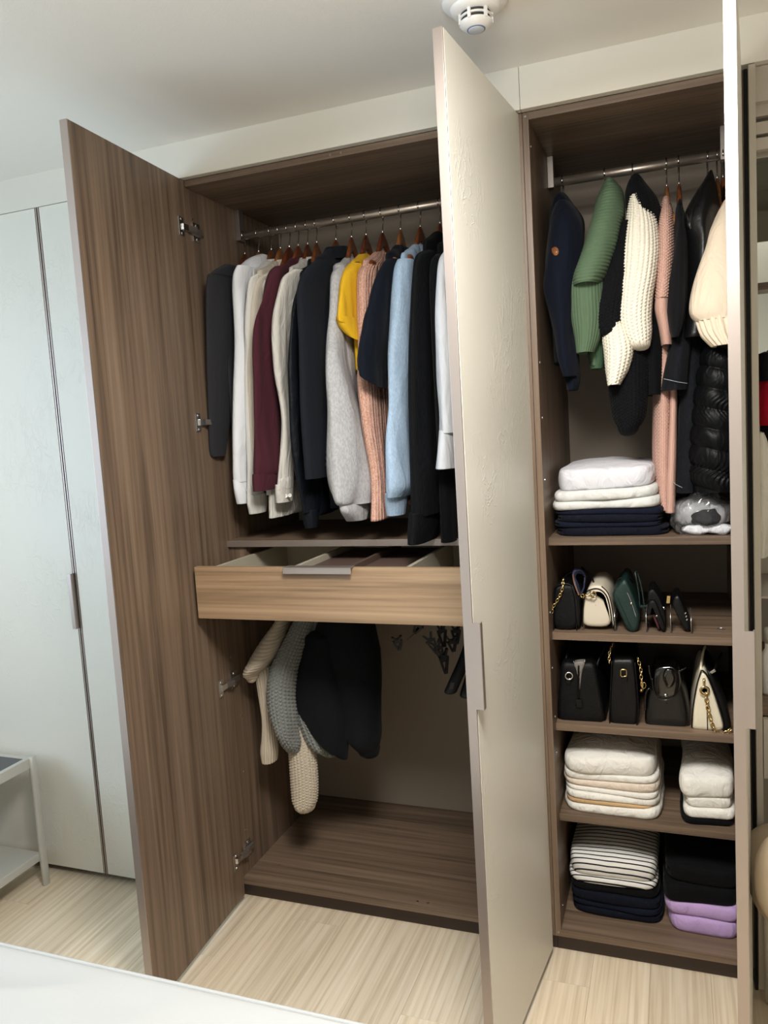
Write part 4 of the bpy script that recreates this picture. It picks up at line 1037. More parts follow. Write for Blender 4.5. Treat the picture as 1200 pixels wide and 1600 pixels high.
stack(SX0, xr, .075, .44, SH[0], [
    dict(name='folded_trousers', label='folded navy trousers at the very bottom of the top-shelf stack', cat='trousers', h=.0195, mat=F_NAVY2, dx0=.004),
    dict(name='folded_trousers', label='folded navy trousers, second from the bottom of the top-shelf stack', cat='trousers', h=.0165, mat=F_NAVY, dx1=-.006),
    dict(name='folded_trousers', label='folded navy trousers, third from the bottom of the top-shelf stack', cat='trousers', h=.0165, mat=F_NAVY2, dx1=-.005, dx0=.003),
    dict(name='folded_trousers', label='folded navy trousers directly under the pale folded trousers', cat='trousers', h=.016, mat=F_NAVY, dx1=-.008, dx0=-.002, tilt=.004, layers=1),
    dict(name='folded_trousers', label='pale grey folded trousers lying on the navy ones', cat='trousers', h=.026, mat=F_MINT, dx1=-.018, dx0=-.003, layers=1, tilt=.006, tilt_b=.004),
    dict(name='folded_trousers', label='pale grey folded trousers under the lavender-white pair', cat='trousers', h=.030, mat=F_MINT, dx1=-.016, dx0=-.002, layers=1, tilt=.006, tilt_b=.006),
    dict(name='folded_trousers', label='lavender-white folded trousers on top of the top-shelf stack', cat='trousers', h=.050, mat=F_LAV, dx0=.012, dx1=-.026, dy0=.004, crown=.020, tilt_b=.006, tilt=.0, layers=1)],
    5, group=nv.replace('navy ', ''))
g3 = 'folded tops on the third shelf'
xr3 = at(1034, 1270, .08)[0]
stack(XRI+.008, xr3, .070, .43, SH[3], [
    dict(name='folded_tee', label='white folded top at the bottom of the left third-shelf stack', cat='folded top', h=.024, mat=F_WHITE, tilt=.0, layers=1),
    dict(name='folded_tee', label='tan folded top showing as a thin camel-coloured layer', cat='folded top', h=.011, mat=F_TAN, dx1=-.008, layers=1),
    dict(name='folded_tee', label='white folded top directly above the tan one', cat='folded top', h=.020, mat=F_WHITE, dx1=.0, layers=1),
    dict(name='folded_tee', label='white folded top third above the tan layer, below the ecru one', cat='folded top', h=.020, mat=F_WHITE, dx1=-.004, layers=1),
    dict(name='folded_tee', label='ecru folded top between the white layers', cat='folded top', h=.024, mat=F_WARM, dx1=-.002, layers=1),
    dict(name='folded_tee', label='thin white folded top just under the topmost one', cat='folded top', h=.015, mat=F_WHITE, dx1=-.004, layers=1),
    dict(name='folded_tee', label='large white folded top crowning the left third-shelf stack', cat='folded top', h=.040, mat=F_WHITE, dx0=.006, dx1=-.008, crown=.022, layers=1)],
    9, amp=.0056, group=g3)
xl3 = at(1068, 1290, .09)[0]
stack(xl3, XRJ-.012, .075, .42, SH[3], [
    dict(name='folded_trousers', label='black folded trousers under the white trousers', cat='trousers', h=.022, mat=F_BLK, dx0=-.002),
    dict(name='folded_trousers', label='white folded trousers lying on the black pair', cat='trousers', h=.022, mat=F_WHITE, layers=1),
    dict(name='folded_trousers', label='white folded trousers in the middle of the right third-shelf stack', cat='trousers', h=.032, mat=F_WHITE, dx0=.006),
    dict(name='folded_trousers', label='crumpled white trousers on top of the right third-shelf stack', cat='trousers', h=.046, mat=F_WHITE, dx0=-.004, crown=.022, layers=1)],
    13, amp=.006, group='folded trousers on the third shelf')
xr4 = at(1034, 1440, .10)[0]
stack(XRI+.012, xr4, .085, .43, ZBT, [
    dict(name='folded_tee', label='dark navy folded top at the bottom of the striped stack', cat='folded top', h=.026, mat=F_NAVY2, dx1=.010),
    dict(name='folded_tee', label='dark navy folded top, second from the bottom of the striped stack', cat='folded top', h=.021, mat=F_NAVY),
    dict(name='folded_tee', label='dark navy folded top, third from the bottom of the striped stack', cat='folded top', h=.021, mat=F_NAVY2, dx1=-.003),
    dict(name='folded_tee', label='black folded top directly under the striped shirts', cat='folded top', h=.026, mat=F_BLK, dx1=-.004, layers=1, crown=.006),
    dict(name='striped_shirt', label='navy-striped white folded shirt, lower of the two', cat='shirt', h=.022, mat=F_STR, dx1=-.006, layers=1, crown_b=.006, crown=.008),
    dict(name='striped_shirt', label='navy-striped white folded shirt, upper of the two', cat='shirt', h=.050, mat=F_STR, dx0=.002, dx1=-.004, layers=1, crown_b=.008, crown=.028)],
    17, amp=.0045, group='folded tops on the bottom board')
xl4 = at(1028, 1440, .10)[0]+.006
stack(xl4+.010, XRJ-.006, .070, .43, ZBT, [
    dict(name='folded_hoodie', label='lilac fleece hoodie lying on the bottom board', cat='hoodie', h=.046, mat=F_PURP, dx0=.006, layers=1, dy0=-.004),
    dict(name='folded_hoodie', label='lilac fleece hoodie under the black sweater', cat='hoodie', h=.036, mat=F_PURP, layers=1),
    dict(name='folded_sweater', label='black folded sweater resting on the lilac hoodies', cat='sweater', h=.050, mat=F_BLK, dx0=-.002, dy0=.006),
    dict(name='folded_sweater', label='black folded sweater on top of the lilac stack', cat='sweater', h=.046, mat=F_BLK, dx0=.002, dy0=.014, crown=.012)],
    21, amp=.003, group='folded sweaters on the bottom board')
# ------------------------------------------------------------------ handbags and wallets
def chaikin(P, it=2):
    P = [np.array(p, float) for p in P]
    for _ in range(it):
        Q = []
        for i in range(len(P)):
            a, b = P[i], P[(i+1) % len(P)]
            Q += [a*.8+b*.2, a*.2+b*.8]
        P = Q
    return P
def bagbody(name, prof, Y, y1, mat, parent, puff=0.0, it=2, round_=.010, inset=.86, dip=0.0):
    """profile of the end that faces the room (pixels measured at depth Y), run back to y1 as a soft solid"""
    pts = chaikin([at(u, v, Y) for u, v in prof], it)
    P = np.array(pts); c = P.mean(0); n = len(P)
    if np.sum(P[:, 0]*np.roll(P[:, 2], -1)-np.roll(P[:, 0], -1)*P[:, 2]) > 0: P = P[::-1]
    zb = P[:, 2].min()
    loops = []
    steps = [(Y-dip, .02), (Y-dip*.9, .45), (Y-dip*.4, inset*.93), (Y+round_*.12, inset+.05), (Y+round_*.5, .975), (Y+round_, 1.0)]
    L = y1-Y
    for k in range(1, 6): steps.append((Y+round_+(L-2*round_)*k/6, 1.0+puff*math.sin(math.pi*k/6)))
    steps += [(y1-round_, 1.0), (y1-round_*.4, .97), (y1, .9), (y1, .02)]
    for (y, s) in steps:
        Q = c+(P-c)*s; Q[:, 1] = y
        Q[:, 2] = np.maximum(Q[:, 2], zb)
        loops.append(Q)
    V = np.concatenate(loops); K = len(loops); idx = np.arange(K*n).reshape(K, n)
    f = np.stack([idx[:-1], idx[1:], np.roll(idx, -1, 1)[1:], np.roll(idx, -1, 1)[:-1]], -1).reshape(-1, 4)
    return mk(name, V, f, mat, parent, True)
def pw(name, pts, r, mat, parent, n=8, closed=False):
    """wire, cord or piping through pixel points (u, v, Y)"""
    P = [at(*p) for p in pts]
    if len(P) > 2 and not closed: P = list(cat(P, len(P)*5))
    return MB().wire(P, r, n, closed).build(name, mat, parent, True)
def strap(name, pts, w, t, mat, parent):
    """flat leather strap: half-width w along Y, half-thickness t"""
    P = cat([at(*p) for p in pts], len(pts)*6); V = []
    for i, p in enumerate(P):
        d = unit(P[min(i+1, len(P)-1)]-P[max(i-1, 0)]); s = np.array([0, 1.0, 0]); s = unit(s-d*np.dot(s, d)); q = np.cross(d, s)
        V += [p+s*w+q*t, p-s*w+q*t, p-s*w-q*t, p+s*w-q*t]
    m = len(P); Fc = [(i*4+k, i*4+(k+1) % 4, i*4+4+(k+1) % 4, i*4+4+k) for i in range(m-1) for k in range(4)]
    Fc += [(3, 2, 1, 0), (m*4-4, m*4-3, m*4-2, m*4-1)]
    return mk(name, V, Fc, mat, parent, False)
def chain(pts, mat, parent, size=.0055, r=.0011, name='chain'):
    P = cat([at(*p) for p in pts], 80); d = np.r_[0, np.cumsum(np.linalg.norm(np.diff(P, axis=0), axis=1))]
    b = MB(); k = 0; s = 0.0
    while s < d[-1]:
        i = min(np.searchsorted(d, s), len(P)-2); c = P[i]; t = unit(P[i+1]-P[i]); ref = unit(np.cross(t, (0.43, -.9, .1))) if k % 2 else unit(np.cross(t, np.cross(t, (0.43, -.9, .1))))
        b.wire([c+t*size*math.cos(a)+ref*size*.62*math.sin(a) for a in np.linspace(0, 2*math.pi, 10, endpoint=False)], r, 6, True)
        s += size*1.55; k += 1
    o = b.build(name, mat, parent, True); o['kind'] = 'stuff'; return o
def ringp(c, r, t, mat, parent, name='ring', sq=False, ax=(0.2, -1, 0)):
    a = unit(ax); up = np.array([0, 0, 1.0]); sd = unit(np.cross(up, a))
    if sq:
        pts = [c+sd*r*x+up*r*1.25*z for x, z in ((-.7, -1), (.7, -1), (1, -.7), (1, .7), (.7, 1), (-.7, 1), (-1, .7), (-1, -.7))]
    else: pts = [c+r*(math.cos(k)*sd+math.sin(k)*up) for k in np.linspace(0, 2*math.pi, 22, endpoint=False)]
    return MB().wire(pts, t, 8, True).build(name, mat, parent, True)
L_BLK = plain('pebbled_black_leather', (8, 8, 10), .5, bump=.5, bscale=420, spec=.25)
L_SM = plain('smooth_black_leather', (7, 7, 8), .42, bump=.2, bscale=250, spec=.3)
L_PAT = plain('black_patent_leather', (5, 5, 6), .12, coat=.6)
L_CRM = plain('cream_leather', (212, 202, 182), .45, bump=.12, bscale=500)
L_IVO = plain('ivory_leather', (228, 218, 194), .45, bump=.15, bscale=420)
L_GRN = plain('dark_green_leather', (13, 40, 37), .45, bump=.5, bscale=420)
L_BUR = plain('burgundy_leather', (62, 24, 34), .4)
L_NAV = plain('navy_webbing', (44, 52, 84), .7)
L_BRN = plain('brown_leather', (110, 70, 48), .5)
L_GRY = plain('grey_lining', (120, 116, 112), .6)
G_B1 = 'small bags on the upper bag shelf'; G_B2 = 'handbags on the lower bag shelf'
def bag(name, label, cat_, u, v, Y, group): return thing(name, label, cat_, tuple(at(u, v, Y)), group)
z2 = SH[1]
# black chain bag
b = bag('chain_bag', 'small black pebbled leather bag with gold chain, leftmost on the upper bag shelf', 'handbag', 883, 985, .075, G_B1)
bd = bagbody('body', [(864, 985.5), (864, 945), (866, 918), (874, 914), (894, 914), (898, 920), (901, 950), (902, 985.5)], .075, .27, L_BLK, b, .02)
bagbody('flap', [(891, 912), (898, 916), (904, 945), (906, 980), (902, 982), (900, 945), (895, 920)], .072, .272, L_SM, b)
pw('piping', [(865, 984, .074), (865, 945, .074), (868, 917, .074), (892, 914.5, .074), (899, 945, .074), (901, 984, .074)], .0016, L_SM, bd)
chain([(880, 906, .075), (879, 918, .066), (875, 930, .066), (869, 941, .066), (864, 949, .066), (862, 960, .07)], GOLD, b)
MB().lathe([(.006, 0), (.006, .004), (.003, .006), (.003, .012), (.005, .014)], at(880, 914, .085), 'Z', 14).build('clasp', GOLD, b, True)
pw('strap_loop', [(880, 906, .085), (886, 898, .11), (893, 895, .15), (898, 905, .2)], .002, L_SM, b)
# cream saddle bag
b = bag('saddle_bag', 'cream leather saddle bag with black piping and gold ring', 'handbag', 935, 982, .08, G_B1)
bd = bagbody('body', [(910, 980), (909, 955), (913, 930), (922, 921), (936, 920), (947, 929), (953, 950), (955, 981)], .080, .27, L_CRM, b, .02)
bagbody('flap', [(917, 921), (925, 915), (940, 915), (951, 926), (957, 948), (961, 978), (957, 980), (952, 950), (946, 929), (936, 921), (924, 922)], .074, .274, L_CRM, b, it=1)
pw('piping', [(957, 980, .0735), (953, 950, .0735), (947, 930, .0735), (936, 920.5, .0735), (924, 921, .0735), (915, 928, .0735), (911, 950, .0735), (910, 979, .0735)], .0018, L_SM, bd)
pw('piping', [(960, 978, .075), (956, 948, .075), (950, 927, .075), (940, 916, .075)], .0014, L_SM, bd)
ringp(at(927, 929, .066), .0075, .0018, GOLD, b, ax=(.5, -1, .3)); MB().wire([at(912, 928, .066), at(918, 931, .064), at(925, 931, .066)], .0025, 8).build('snap_hook', GOLD, b, True)
ringp(at(910, 931, .068), .005, .0016, GOLD, b, 'strap_ring', ax=(-.5, -1, .2))
strap('webbing_strap', [(906, 928, .09), (901, 912, .1), (899, 900, .12), (905, 894, .15), (914, 900, .17), (912, 918, .15), (907, 930, .10)], .016, .0012, L_NAV, b)
strap('strap_edge', [(905, 930, .073), (898, 912, .083), (896, 899, .103), (899, 893, .13)], .003, .0016, L_BRN, b)
pw('handle', [(930, 920, .11), (926, 905, .13), (918, 895, .16), (909, 886, .19)], .0024, L_SM, b)
# dark green clutch with wristlet
b = bag('clutch_bag', 'dark green leather clutch leaning to the left, with wrist strap', 'clutch', 988, 988, .075, G_B1)
bd = bagbody('body', [(955.5, 930), (960, 921), (973, 905), (979, 907), (990, 930), (1000, 962), (997, 986), (989, 990), (981, 987), (966, 955)], .075, .25, L_GRN, b, .015)
pw('zip', [(977, 921, .078), (983, 932, .0745), (988, 945, .0745), (994, 964, .0745)], .0012, CHROME, b)
MB().lathe([(.0035, 0), (.0035, .003)], at(986.5, 943, .072), 'Y', 12).build('zip_pull', CHROME, b, True)
pw('seam', [(962, 928, .075), (972, 950, .074), (983, 975, .074), (988, 987, .075)], .0012, L_GRN, bd)
strap('wrist_strap', [(1000, 948, .14), (998, 925, .14), (994, 902, .14), (993, 895, .145), (997, 897, .15), (1003, 920, .15), (1007, 950, .15), (1007, 963, .15)], .006, .0014, L_GRN, b)
MB().obox(at(1005, 947, .147), (.008, 0, .001), (0, .007, 0), (0, 0, .003)).build('keeper', L_GRN, b, False, .001)
pw('rolled_edge', [(966, 905, .12), (975, 902, .13), (984, 904, .14), (990, 910, .15)], .003, L_BLK, b)
# wallets
b = bag('wallet', 'open black wallet with burgundy lining, standing on its edge', 'wallet', 1030, 986, .08, G_B1)
bd = bagbody('body', [(1012, 945), (1016, 938), (1024, 939), (1033, 962), (1041, 984), (1036, 988), (1031, 980), (1021, 950), (1017, 946), (1014, 962), (1010, 962)], .080, .20, L_BLK, b, it=1, round_=.004)
bagbody('lining', [(1015, 950), (1019, 950), (1032, 984), (1028, 984)], .084, .196, L_BUR, b, it=1, round_=.003)
bagbody('lining', [(1020, 949), (1023, 949), (1038, 985), (1035, 986)], .083, .196, L_BUR, b, it=1, round_=.003)
MB().lathe([(.0035, 0), (.002, .003)], at(1026, 962.5, .079), 'Y', 10).build('snap', CHROME, b, True)
MB().lathe([(.005, 0), (.004, .003)], at(1037, 950, .09), 'Y', 10).build('clasp', CHROME, b, True)
bagbody('flap', [(1012, 925), (1020, 920), (1030, 932), (1040, 960), (1041, 984), (1036, 970), (1026, 942), (1018, 936), (1012, 942)], .095, .205, L_BLK, b, it=1, round_=.004)
b = bag('wallet', 'slim black wallet leaning left, rightmost on the upper bag shelf', 'wallet', 1072, 986, .085, G_B1)
bagbody('body', [(1049, 942), (1053, 932), (1060, 929), (1065, 940), (1075, 965), (1080, 982), (1077, 987), (1070, 985), (1060, 968)], .085, .19, L_SM, b, .01, it=1)
MB().obox(at(1044.5, 936.5, .085), (.0045, 0, 0), (0, .004, 0), (.001, 0, .0095)).build('gold_clasp', GOLD, b, False, .001)
for k in range(3): MB().obox(at(1071+k*1.2, 958+k*5, .0838), (.0012, 0, 0), (0, .001, 0), (.0008, 0, .0022)).build('logo_letter', CHROME, b)
# clear dividers between the bags
ACR, ant, ab = newmat('clear_acrylic'); ab.inputs['Transmission Weight'].default_value = .9; ab.inputs['Roughness'].default_value = .05; ab.inputs['IOR'].default_value = 1.25
for k, (u, lab, tilt) in enumerate(((961, 'clear divider between the cream bag and the green clutch', 0), (1010, 'clear divider with metal foot, left of the open wallet', 0), (1048, 'clear divider standing between the two wallets', 0), (1080, 'low clear divider right of the slim black wallet', 1))):
    c = at(u, 980, .085); t_ = thing('bag_divider', lab, 'divider', (c[0], c[1], z2), 'clear dividers on the upper bag shelf')
    hh = .026 if k < 3 else .022
    MB().box(c[0]-.001, c[0]+.001, .085, .18, z2+.001, z2+2*hh).build('upright', ACR, t_)
    MB().box(c[0]-.001, c[0]+.004, .085, .18, z2, z2+.0015).build('foot', ACR, t_)
    MB().wire([(c[0], .084, z2+.002), (c[0], .084, z2+2*hh)], .0012, 6).build('front_edge', CHROME, t_, True)
# black tote
b = bag('tote_bag', 'black leather tote bag with silver ring, leftmost on the lower bag shelf', 'handbag', 908, 1131, .075, G_B2)
bd = bagbody('body', [(870.5, 1130), (871, 1095), (875, 1050), (878, 1035), (905, 1037), (927, 1036), (932, 1050), (941, 1095), (947, 1131), (909, 1131)], .078, .30, L_BLK, b, .015, it=1)
bagbody('gusset_fold', [(895, 1036), (902, 1050), (905, 1085), (909, 1050), (915, 1034), (905, 1034)], .074, .10, L_GRY, b, it=1, round_=.003)
pw('fold_edge', [(896, 1033, .073), (900, 1043, .0725), (904, 1062, .0725), (904.5, 1088, .0735)], .0011, CHROME, b)
pw('fold_edge', [(914, 1032, .073), (909, 1044, .0725), (905, 1062, .0725), (905, 1088, .0735)], .0011, CHROME, b)
pw('gusset_strap', [(904, 1040, .071), (904, 1065, .071), (904, 1090, .072)], .0024, L_SM, b)
MB().obox(at(904.5, 1099, .072), (.0085, 0, 0), (0, .002, 0), (0, 0, .011)).build('tab', L_SM, b, False, .002)
ringp(at(889, 1056, .070), .0095, .0021, CHROME, b, 'd_ring')
MB().obox(at(887.5, 1064, .073), (.0065, 0, 0), (0, .002, 0), (-.001, 0, .009)).build('ring_tab', L_SM, b, False, .002)
pw('handle', [(884, 1037, .12), (886, 1022, .13), (892, 1008, .16), (898, 1002, .19), (902, 1010, .22), (900, 1030, .23)], .0042, L_SM, b)
pw('handle', [(932, 1045, .12), (936, 1030, .13), (946, 1012, .16), (952, 1006, .19), (950, 1015, .22), (940, 1035, .23)], .0042, L_SM, b)
# black shoulder bag with gold rectangle ring
b = bag('shoulder_bag', 'black leather shoulder bag with gold rectangular ring on its side', 'handbag', 975, 1137, .08, G_B2)
bd = bagbody('body', [(951.5, 1128), (952, 1090), (955, 1040), (957, 1030), (972, 1030), (990, 1030), (993, 1045), (998, 1095), (997, 1130), (990, 1137), (958, 1135)], .080, .29, L_SM, b, .012, it=2)
pw('piping', [(956, 1033, .079), (953.5, 1090, .079), (952.5, 1127, .079), (960, 1135, .079), (988, 1136.5, .079), (996, 1129, .079), (997, 1095, .079), (992, 1035, .079)], .0017, L_BLK, bd)
ringp(at(974.5, 1051.5, .072), .0075, .0019, GOLD, b, 'rectangular_ring', sq=True)
MB().obox(at(976, 1061, .076), (.0075, 0, 0), (0, .0025, 0), (0, 0, .008)).build('ring_tab', L_BLK, b, False, .002)
chain([(952, 1034, .085), (952, 1022, .09), (955, 1012, .1), (959, 1004, .12)], GOLD, b, .005)
chain([(997, 1030, .09), (1001, 1045, .085), (1002, 1060, .08), (1004, 1075, .078)], GOLD, b, .006)
MB().obox(at(1003.5, 1070, .076), (.0018, 0, 0), (0, .0015, 0), (0, 0, .0075)).build('charm', GOLD, b, False, .0006)
MB().wire([at(1003.5, 1066, .0755), at(1008, 1067, .0755), at(1009.5, 1071, .0755), at(1008, 1075, .0755), at(1003.5, 1076, .0755)], .0011, 6).build('charm', GOLD, b, True)
MB().lathe([(.0045, 0), (.003, .003)], at(1002, 1079, .0765), 'Y', 10).build('charm', GOLD, b, True)
# black patent bag
b = bag('patent_bag', 'black shiny patent bag with drawn top, third on the lower bag shelf', 'handbag', 1042, 1139, .085, G_B2)
bd = bagbody('body', [(1007, 1132), (1008, 1105), (1015, 1075), (1022, 1055), (1040, 1052), (1060, 1058), (1070, 1080), (1077, 1115), (1078, 1133), (1070, 1139), (1015, 1137)], .088, .29, plain('soft_black_leather', (9, 9, 10), .3, bump=.3, bscale=90), b, .02)
bagbody('front_flap', [(1019, 1072), (1022, 1046), (1032, 1041), (1052, 1040), (1062, 1050), (1064, 1072), (1058, 1090), (1040, 1094), (1026, 1090)], .080, .15, L_PAT, b, .05)
bagbody('crumple', [(1034, 1058), (1040, 1044), (1052, 1046), (1058, 1060), (1052, 1074), (1042, 1078)], .072, .11, L_PAT, b, .1)
pw('flap_edge', [(1019, 1060, .080), (1021, 1076, .077), (1028, 1090, .076), (1040, 1094, .076), (1052, 1090, .077)], .0016, L_PAT, b)
MB().lathe([(.0045, 0), (.0045, .004), (.002, .006)], at(1040, 1087, .077), 'Y', 12).build('turn_lock', CHROME, b, True)
pw('handle', [(1018, 1062, .085), (1015, 1050, .085), (1014, 1040, .09)], .0026, L_PAT, b)
pw('handle', [(1060, 1050, .1), (1066, 1046, .1), (1071, 1043, .11)], .0022, L_PAT, b)
pw('strap_loop', [(1008, 1110, .085), (1009, 1085, .08), (1014, 1076, .082), (1018, 1078, .088)], .0028, L_PAT, b)
# cream and black bag with gold chain
b = bag('two_tone_bag', 'ivory and black leather bag with gold ring and hanging chain', 'handbag', 1110, 1146, .08, G_B2)
bd = bagbody('body', [(1081, 1138), (1082, 1110), (1088, 1070), (1093, 1052), (1098, 1048), (1104, 1052), (1116, 1085), (1130, 1130), (1131, 1140), (1126, 1144), (1086, 1142)], .080, .28, L_IVO, b, .01)
bagbody('black_side', [(1103, 1045), (1113, 1052), (1131, 1090), (1143, 1130), (1142, 1146), (1133, 1146), (1129, 1115), (1116, 1080)], .082, .285, L_SM, b, it=1)
pw('piping', [(1097, 1047, .079), (1105, 1056, .079), (1118, 1087, .079), (1130, 1125, .079), (1130.5, 1142, .08)], .0019, L_SM, bd)
pw('piping', [(1096, 1047, .079), (1089, 1070, .079), (1083, 1105, .079), (1081, 1136, .08)], .0017, L_SM, bd)
pw('gusset_seam', [(1105, 1093, .0785), (1105, 1120, .0785), (1105.5, 1140, .0785)], .0012, L_SM, bd)
MB().lathe([(.0065, 0), (.0075, .002), (.0075, .006), (.004, .008)], at(1101, 1079, .080), 'Y', 20).build('rosette', GOLD, b, True)
ringp(at(1101, 1079, .073), .0105, .0024, GOLD, b)
MB().wire([at(1100, 1060, .077), at(1100, 1070, .074)], .003, 8).build('ring_post', GOLD, b, True)
chain([(1103, 1086, .072), (1105, 1100, .071), (1108, 1115, .070), (1112, 1130, .069), (1117, 1141, .068), (1125, 1147, .068), (1134, 1145, .068), (1141, 1140, .07)], GOLD, b, .0072, .0017)
pw('handle', [(1094, 1052, .1), (1096, 1035, .12), (1099, 1018, .15), (1102, 1010, .18)], .0032, L_IVO, b)
pw('handle', [(1108, 1055, .1), (1112, 1048, .095), (1117, 1045, .095), (1120, 1035, .12), (1128, 1020, .15)], .0036, L_SM, b)
MB().obox(at(1114, 1049, .088), (.006, 0, .004), (0, .0025, 0), (-.002, 0, .003)).build('strap_slider', CHROME, b, False, .001)
# garment in a clear plastic bag
b = thing('plastic_garment_bag', 'clear plastic bag holding a folded white garment with navy core', 'plastic bag', tuple(at(1098, 838, .085)))
F_SILV = cloth('bagged_silver_cloth', (206, 208, 214), rough=.5, wr=.9)
cr_ = Noise(91, 60, 3)
def crumple(o, amp, f, seed):
    nz_ = Noise(seed, f, 3); me = o.data; co = np.zeros(len(me.vertices)*3); me.vertices.foreach_get('co', co); co = co.reshape(-1, 3)
    no = np.zeros(len(me.vertices)*3); me.vertices.foreach_get('normal', no); no = no.reshape(-1, 3)
    n_ = nz_(co); co += no*(amp*(np.abs(n_)*2-.6))[:, None]; me.vertices.foreach_set('co', co.ravel()); me.update()
def blob(name, c, r, mat, parent, nu=64, nv=40, e=2.6, flat=None):
    V = []
    for j in range(nv+1):
        ph = -math.pi/2+math.pi*j/nv
        for i in range(nu):
            a = 2*math.pi*i/nu; f = lambda t: math.copysign(abs(t)**(2/e), t)
            V.append((c[0]+r[0]*f(math.cos(ph))*f(math.cos(a)), c[1]+r[1]*f(math.cos(ph))*f(math.sin(a)), c[2]+r[2]*f(math.sin(ph))))
    Fc = [(j*nu+i, j*nu+(i+1) % nu, (j+1)*nu+(i+1) % nu, (j+1)*nu+i) for j in range(nv) for i in range(nu)]
    return mk(name, V, Fc, mat, parent, True)
c0 = at(1096, 812, .18); c0[2] = SH[0]+.046
o = blob('white_roll', c0, (.066, .085, .036), F_SILV, b); crumple(o, .006, 45, 3)
c1 = at(1102, 812, .092); c1[2] = SH[0]+.040
o = blob('navy_core', c1, (.032, .02, .014), F_NAVY2, b, 40, 24); crumple(o, .003, 80, 4)
o = blob('white_edge', (c1[0]+.004, c1[1]-.002, SH[0]+.016), (.058, .02, .011), F_SILV, b, 48, 24); crumple(o, .003, 70, 6)
PLAST, pnt, pb = newmat('clear_plastic_film'); pb.inputs['Transmission Weight'].default_value = .97; pb.inputs['Roughness'].default_value = .06; pb.inputs['IOR'].default_value = 1.12; pb.inputs['Specular IOR Level'].default_value = 1.0
pb.inputs['Coat Weight'].default_value = .6; pb.inputs['Coat Roughness'].default_value = .05
o = blob('film', (c0[0], c0[1]-.012, SH[0]+.047), (.072, .10, .045), PLAST, b, 96, 60); crumple(o, .008, 70, 8)

# ------------------------------------------------------------------ smoke detector and ceiling lamp
dc = np.array([.951, -.362])
d = thing('smoke_detector', 'white round smoke detector on the ceiling', 'detector', (dc[0], dc[1], ZC))
MB().lathe([(.020, -.018), (.050, -.017), (.060, -.012), (.066, -.006), (.067, 0.0)][::1], (dc[0], dc[1], ZC), 'Z', 48).build('base_plate', WHITEPL, d, True)
MB().lathe([(.036, -.028), (.047, -.024), (.051, -.016), (.051, -.012)], (dc[0], dc[1], ZC), 'Z', 48).build('collar_ring', WHITEPL, d, True)
MB().lathe([(.024, -.046), (.029, -.045), (.030, -.026), (.030, -.02)], (dc[0], dc[1], ZC), 'Z', 40).build('grille_core', DARKGREY, d, True)
for zz in (-.0355,):
    MB().lathe([(.0325, zz-.0017), (.0345, zz), (.0325, zz+.0017), (.029, zz+.0017), (.029, zz-.0017)], (dc[0], dc[1], ZC), 'Z', 40).build('grille_ring', WHITEPL, d, True)
for k in range(6):
    a = k*math.pi/3+.35; c = np.array([dc[0]+.0325*math.cos(a), dc[1]+.0325*math.sin(a), ZC-.036])
    MB().obox(c, (-.003*math.sin(a), .003*math.cos(a), 0), (.0022*math.cos(a), .0022*math.sin(a), 0), (0, 0, .011)).build('grille_rib', WHITEPL, d)
MB().lathe([(.016, -.057), (.022, -.0565), (.0305, -.050), (.0335, -.046), (.0335, -.0445)], (dc[0], dc[1], ZC), 'Z', 40).build('cap', WHITEPL, d, True)
MB().lathe([(.0165, -.0583), (.0185, -.0578), (.0185, -.056)], (dc[0], dc[1], ZC), 'Z', 32).build('blue_ring', plain('blue_grey_ring', (108, 126, 158), .4), d, True)
MB().lathe([(.0150, -.0592), (.0158, -.0588), (.0158, -.057)], (dc[0], dc[1], ZC), 'Z', 32).build('test_button', plain('test_button_grey', (205, 209, 214), .4), d, True)
LX, LY = 1.10, -1.22
lp = thing('ceiling_lamp', 'square white ceiling lamp behind the camera', 'lamp', (LX, LY, ZC))
MB().box(LX-.31, LX+.31, LY-.31, LY+.31, ZC-.05, ZC).build('frame', WHITEPL, lp, False, .004)
em, ent, eb = newmat('lamp_diffuser'); eb.inputs['Base Color'].default_value = (.9, .9, .88, 1); eb.inputs['Emission Color'].default_value = (1, .95, .86, 1); eb.inputs['Emission Strength'].default_value = 3.0
MB().box(LX-.28, LX+.28, LY-.28, LY+.28, ZC-.058, ZC-.049).build('diffuser', em, lp, False, .002)

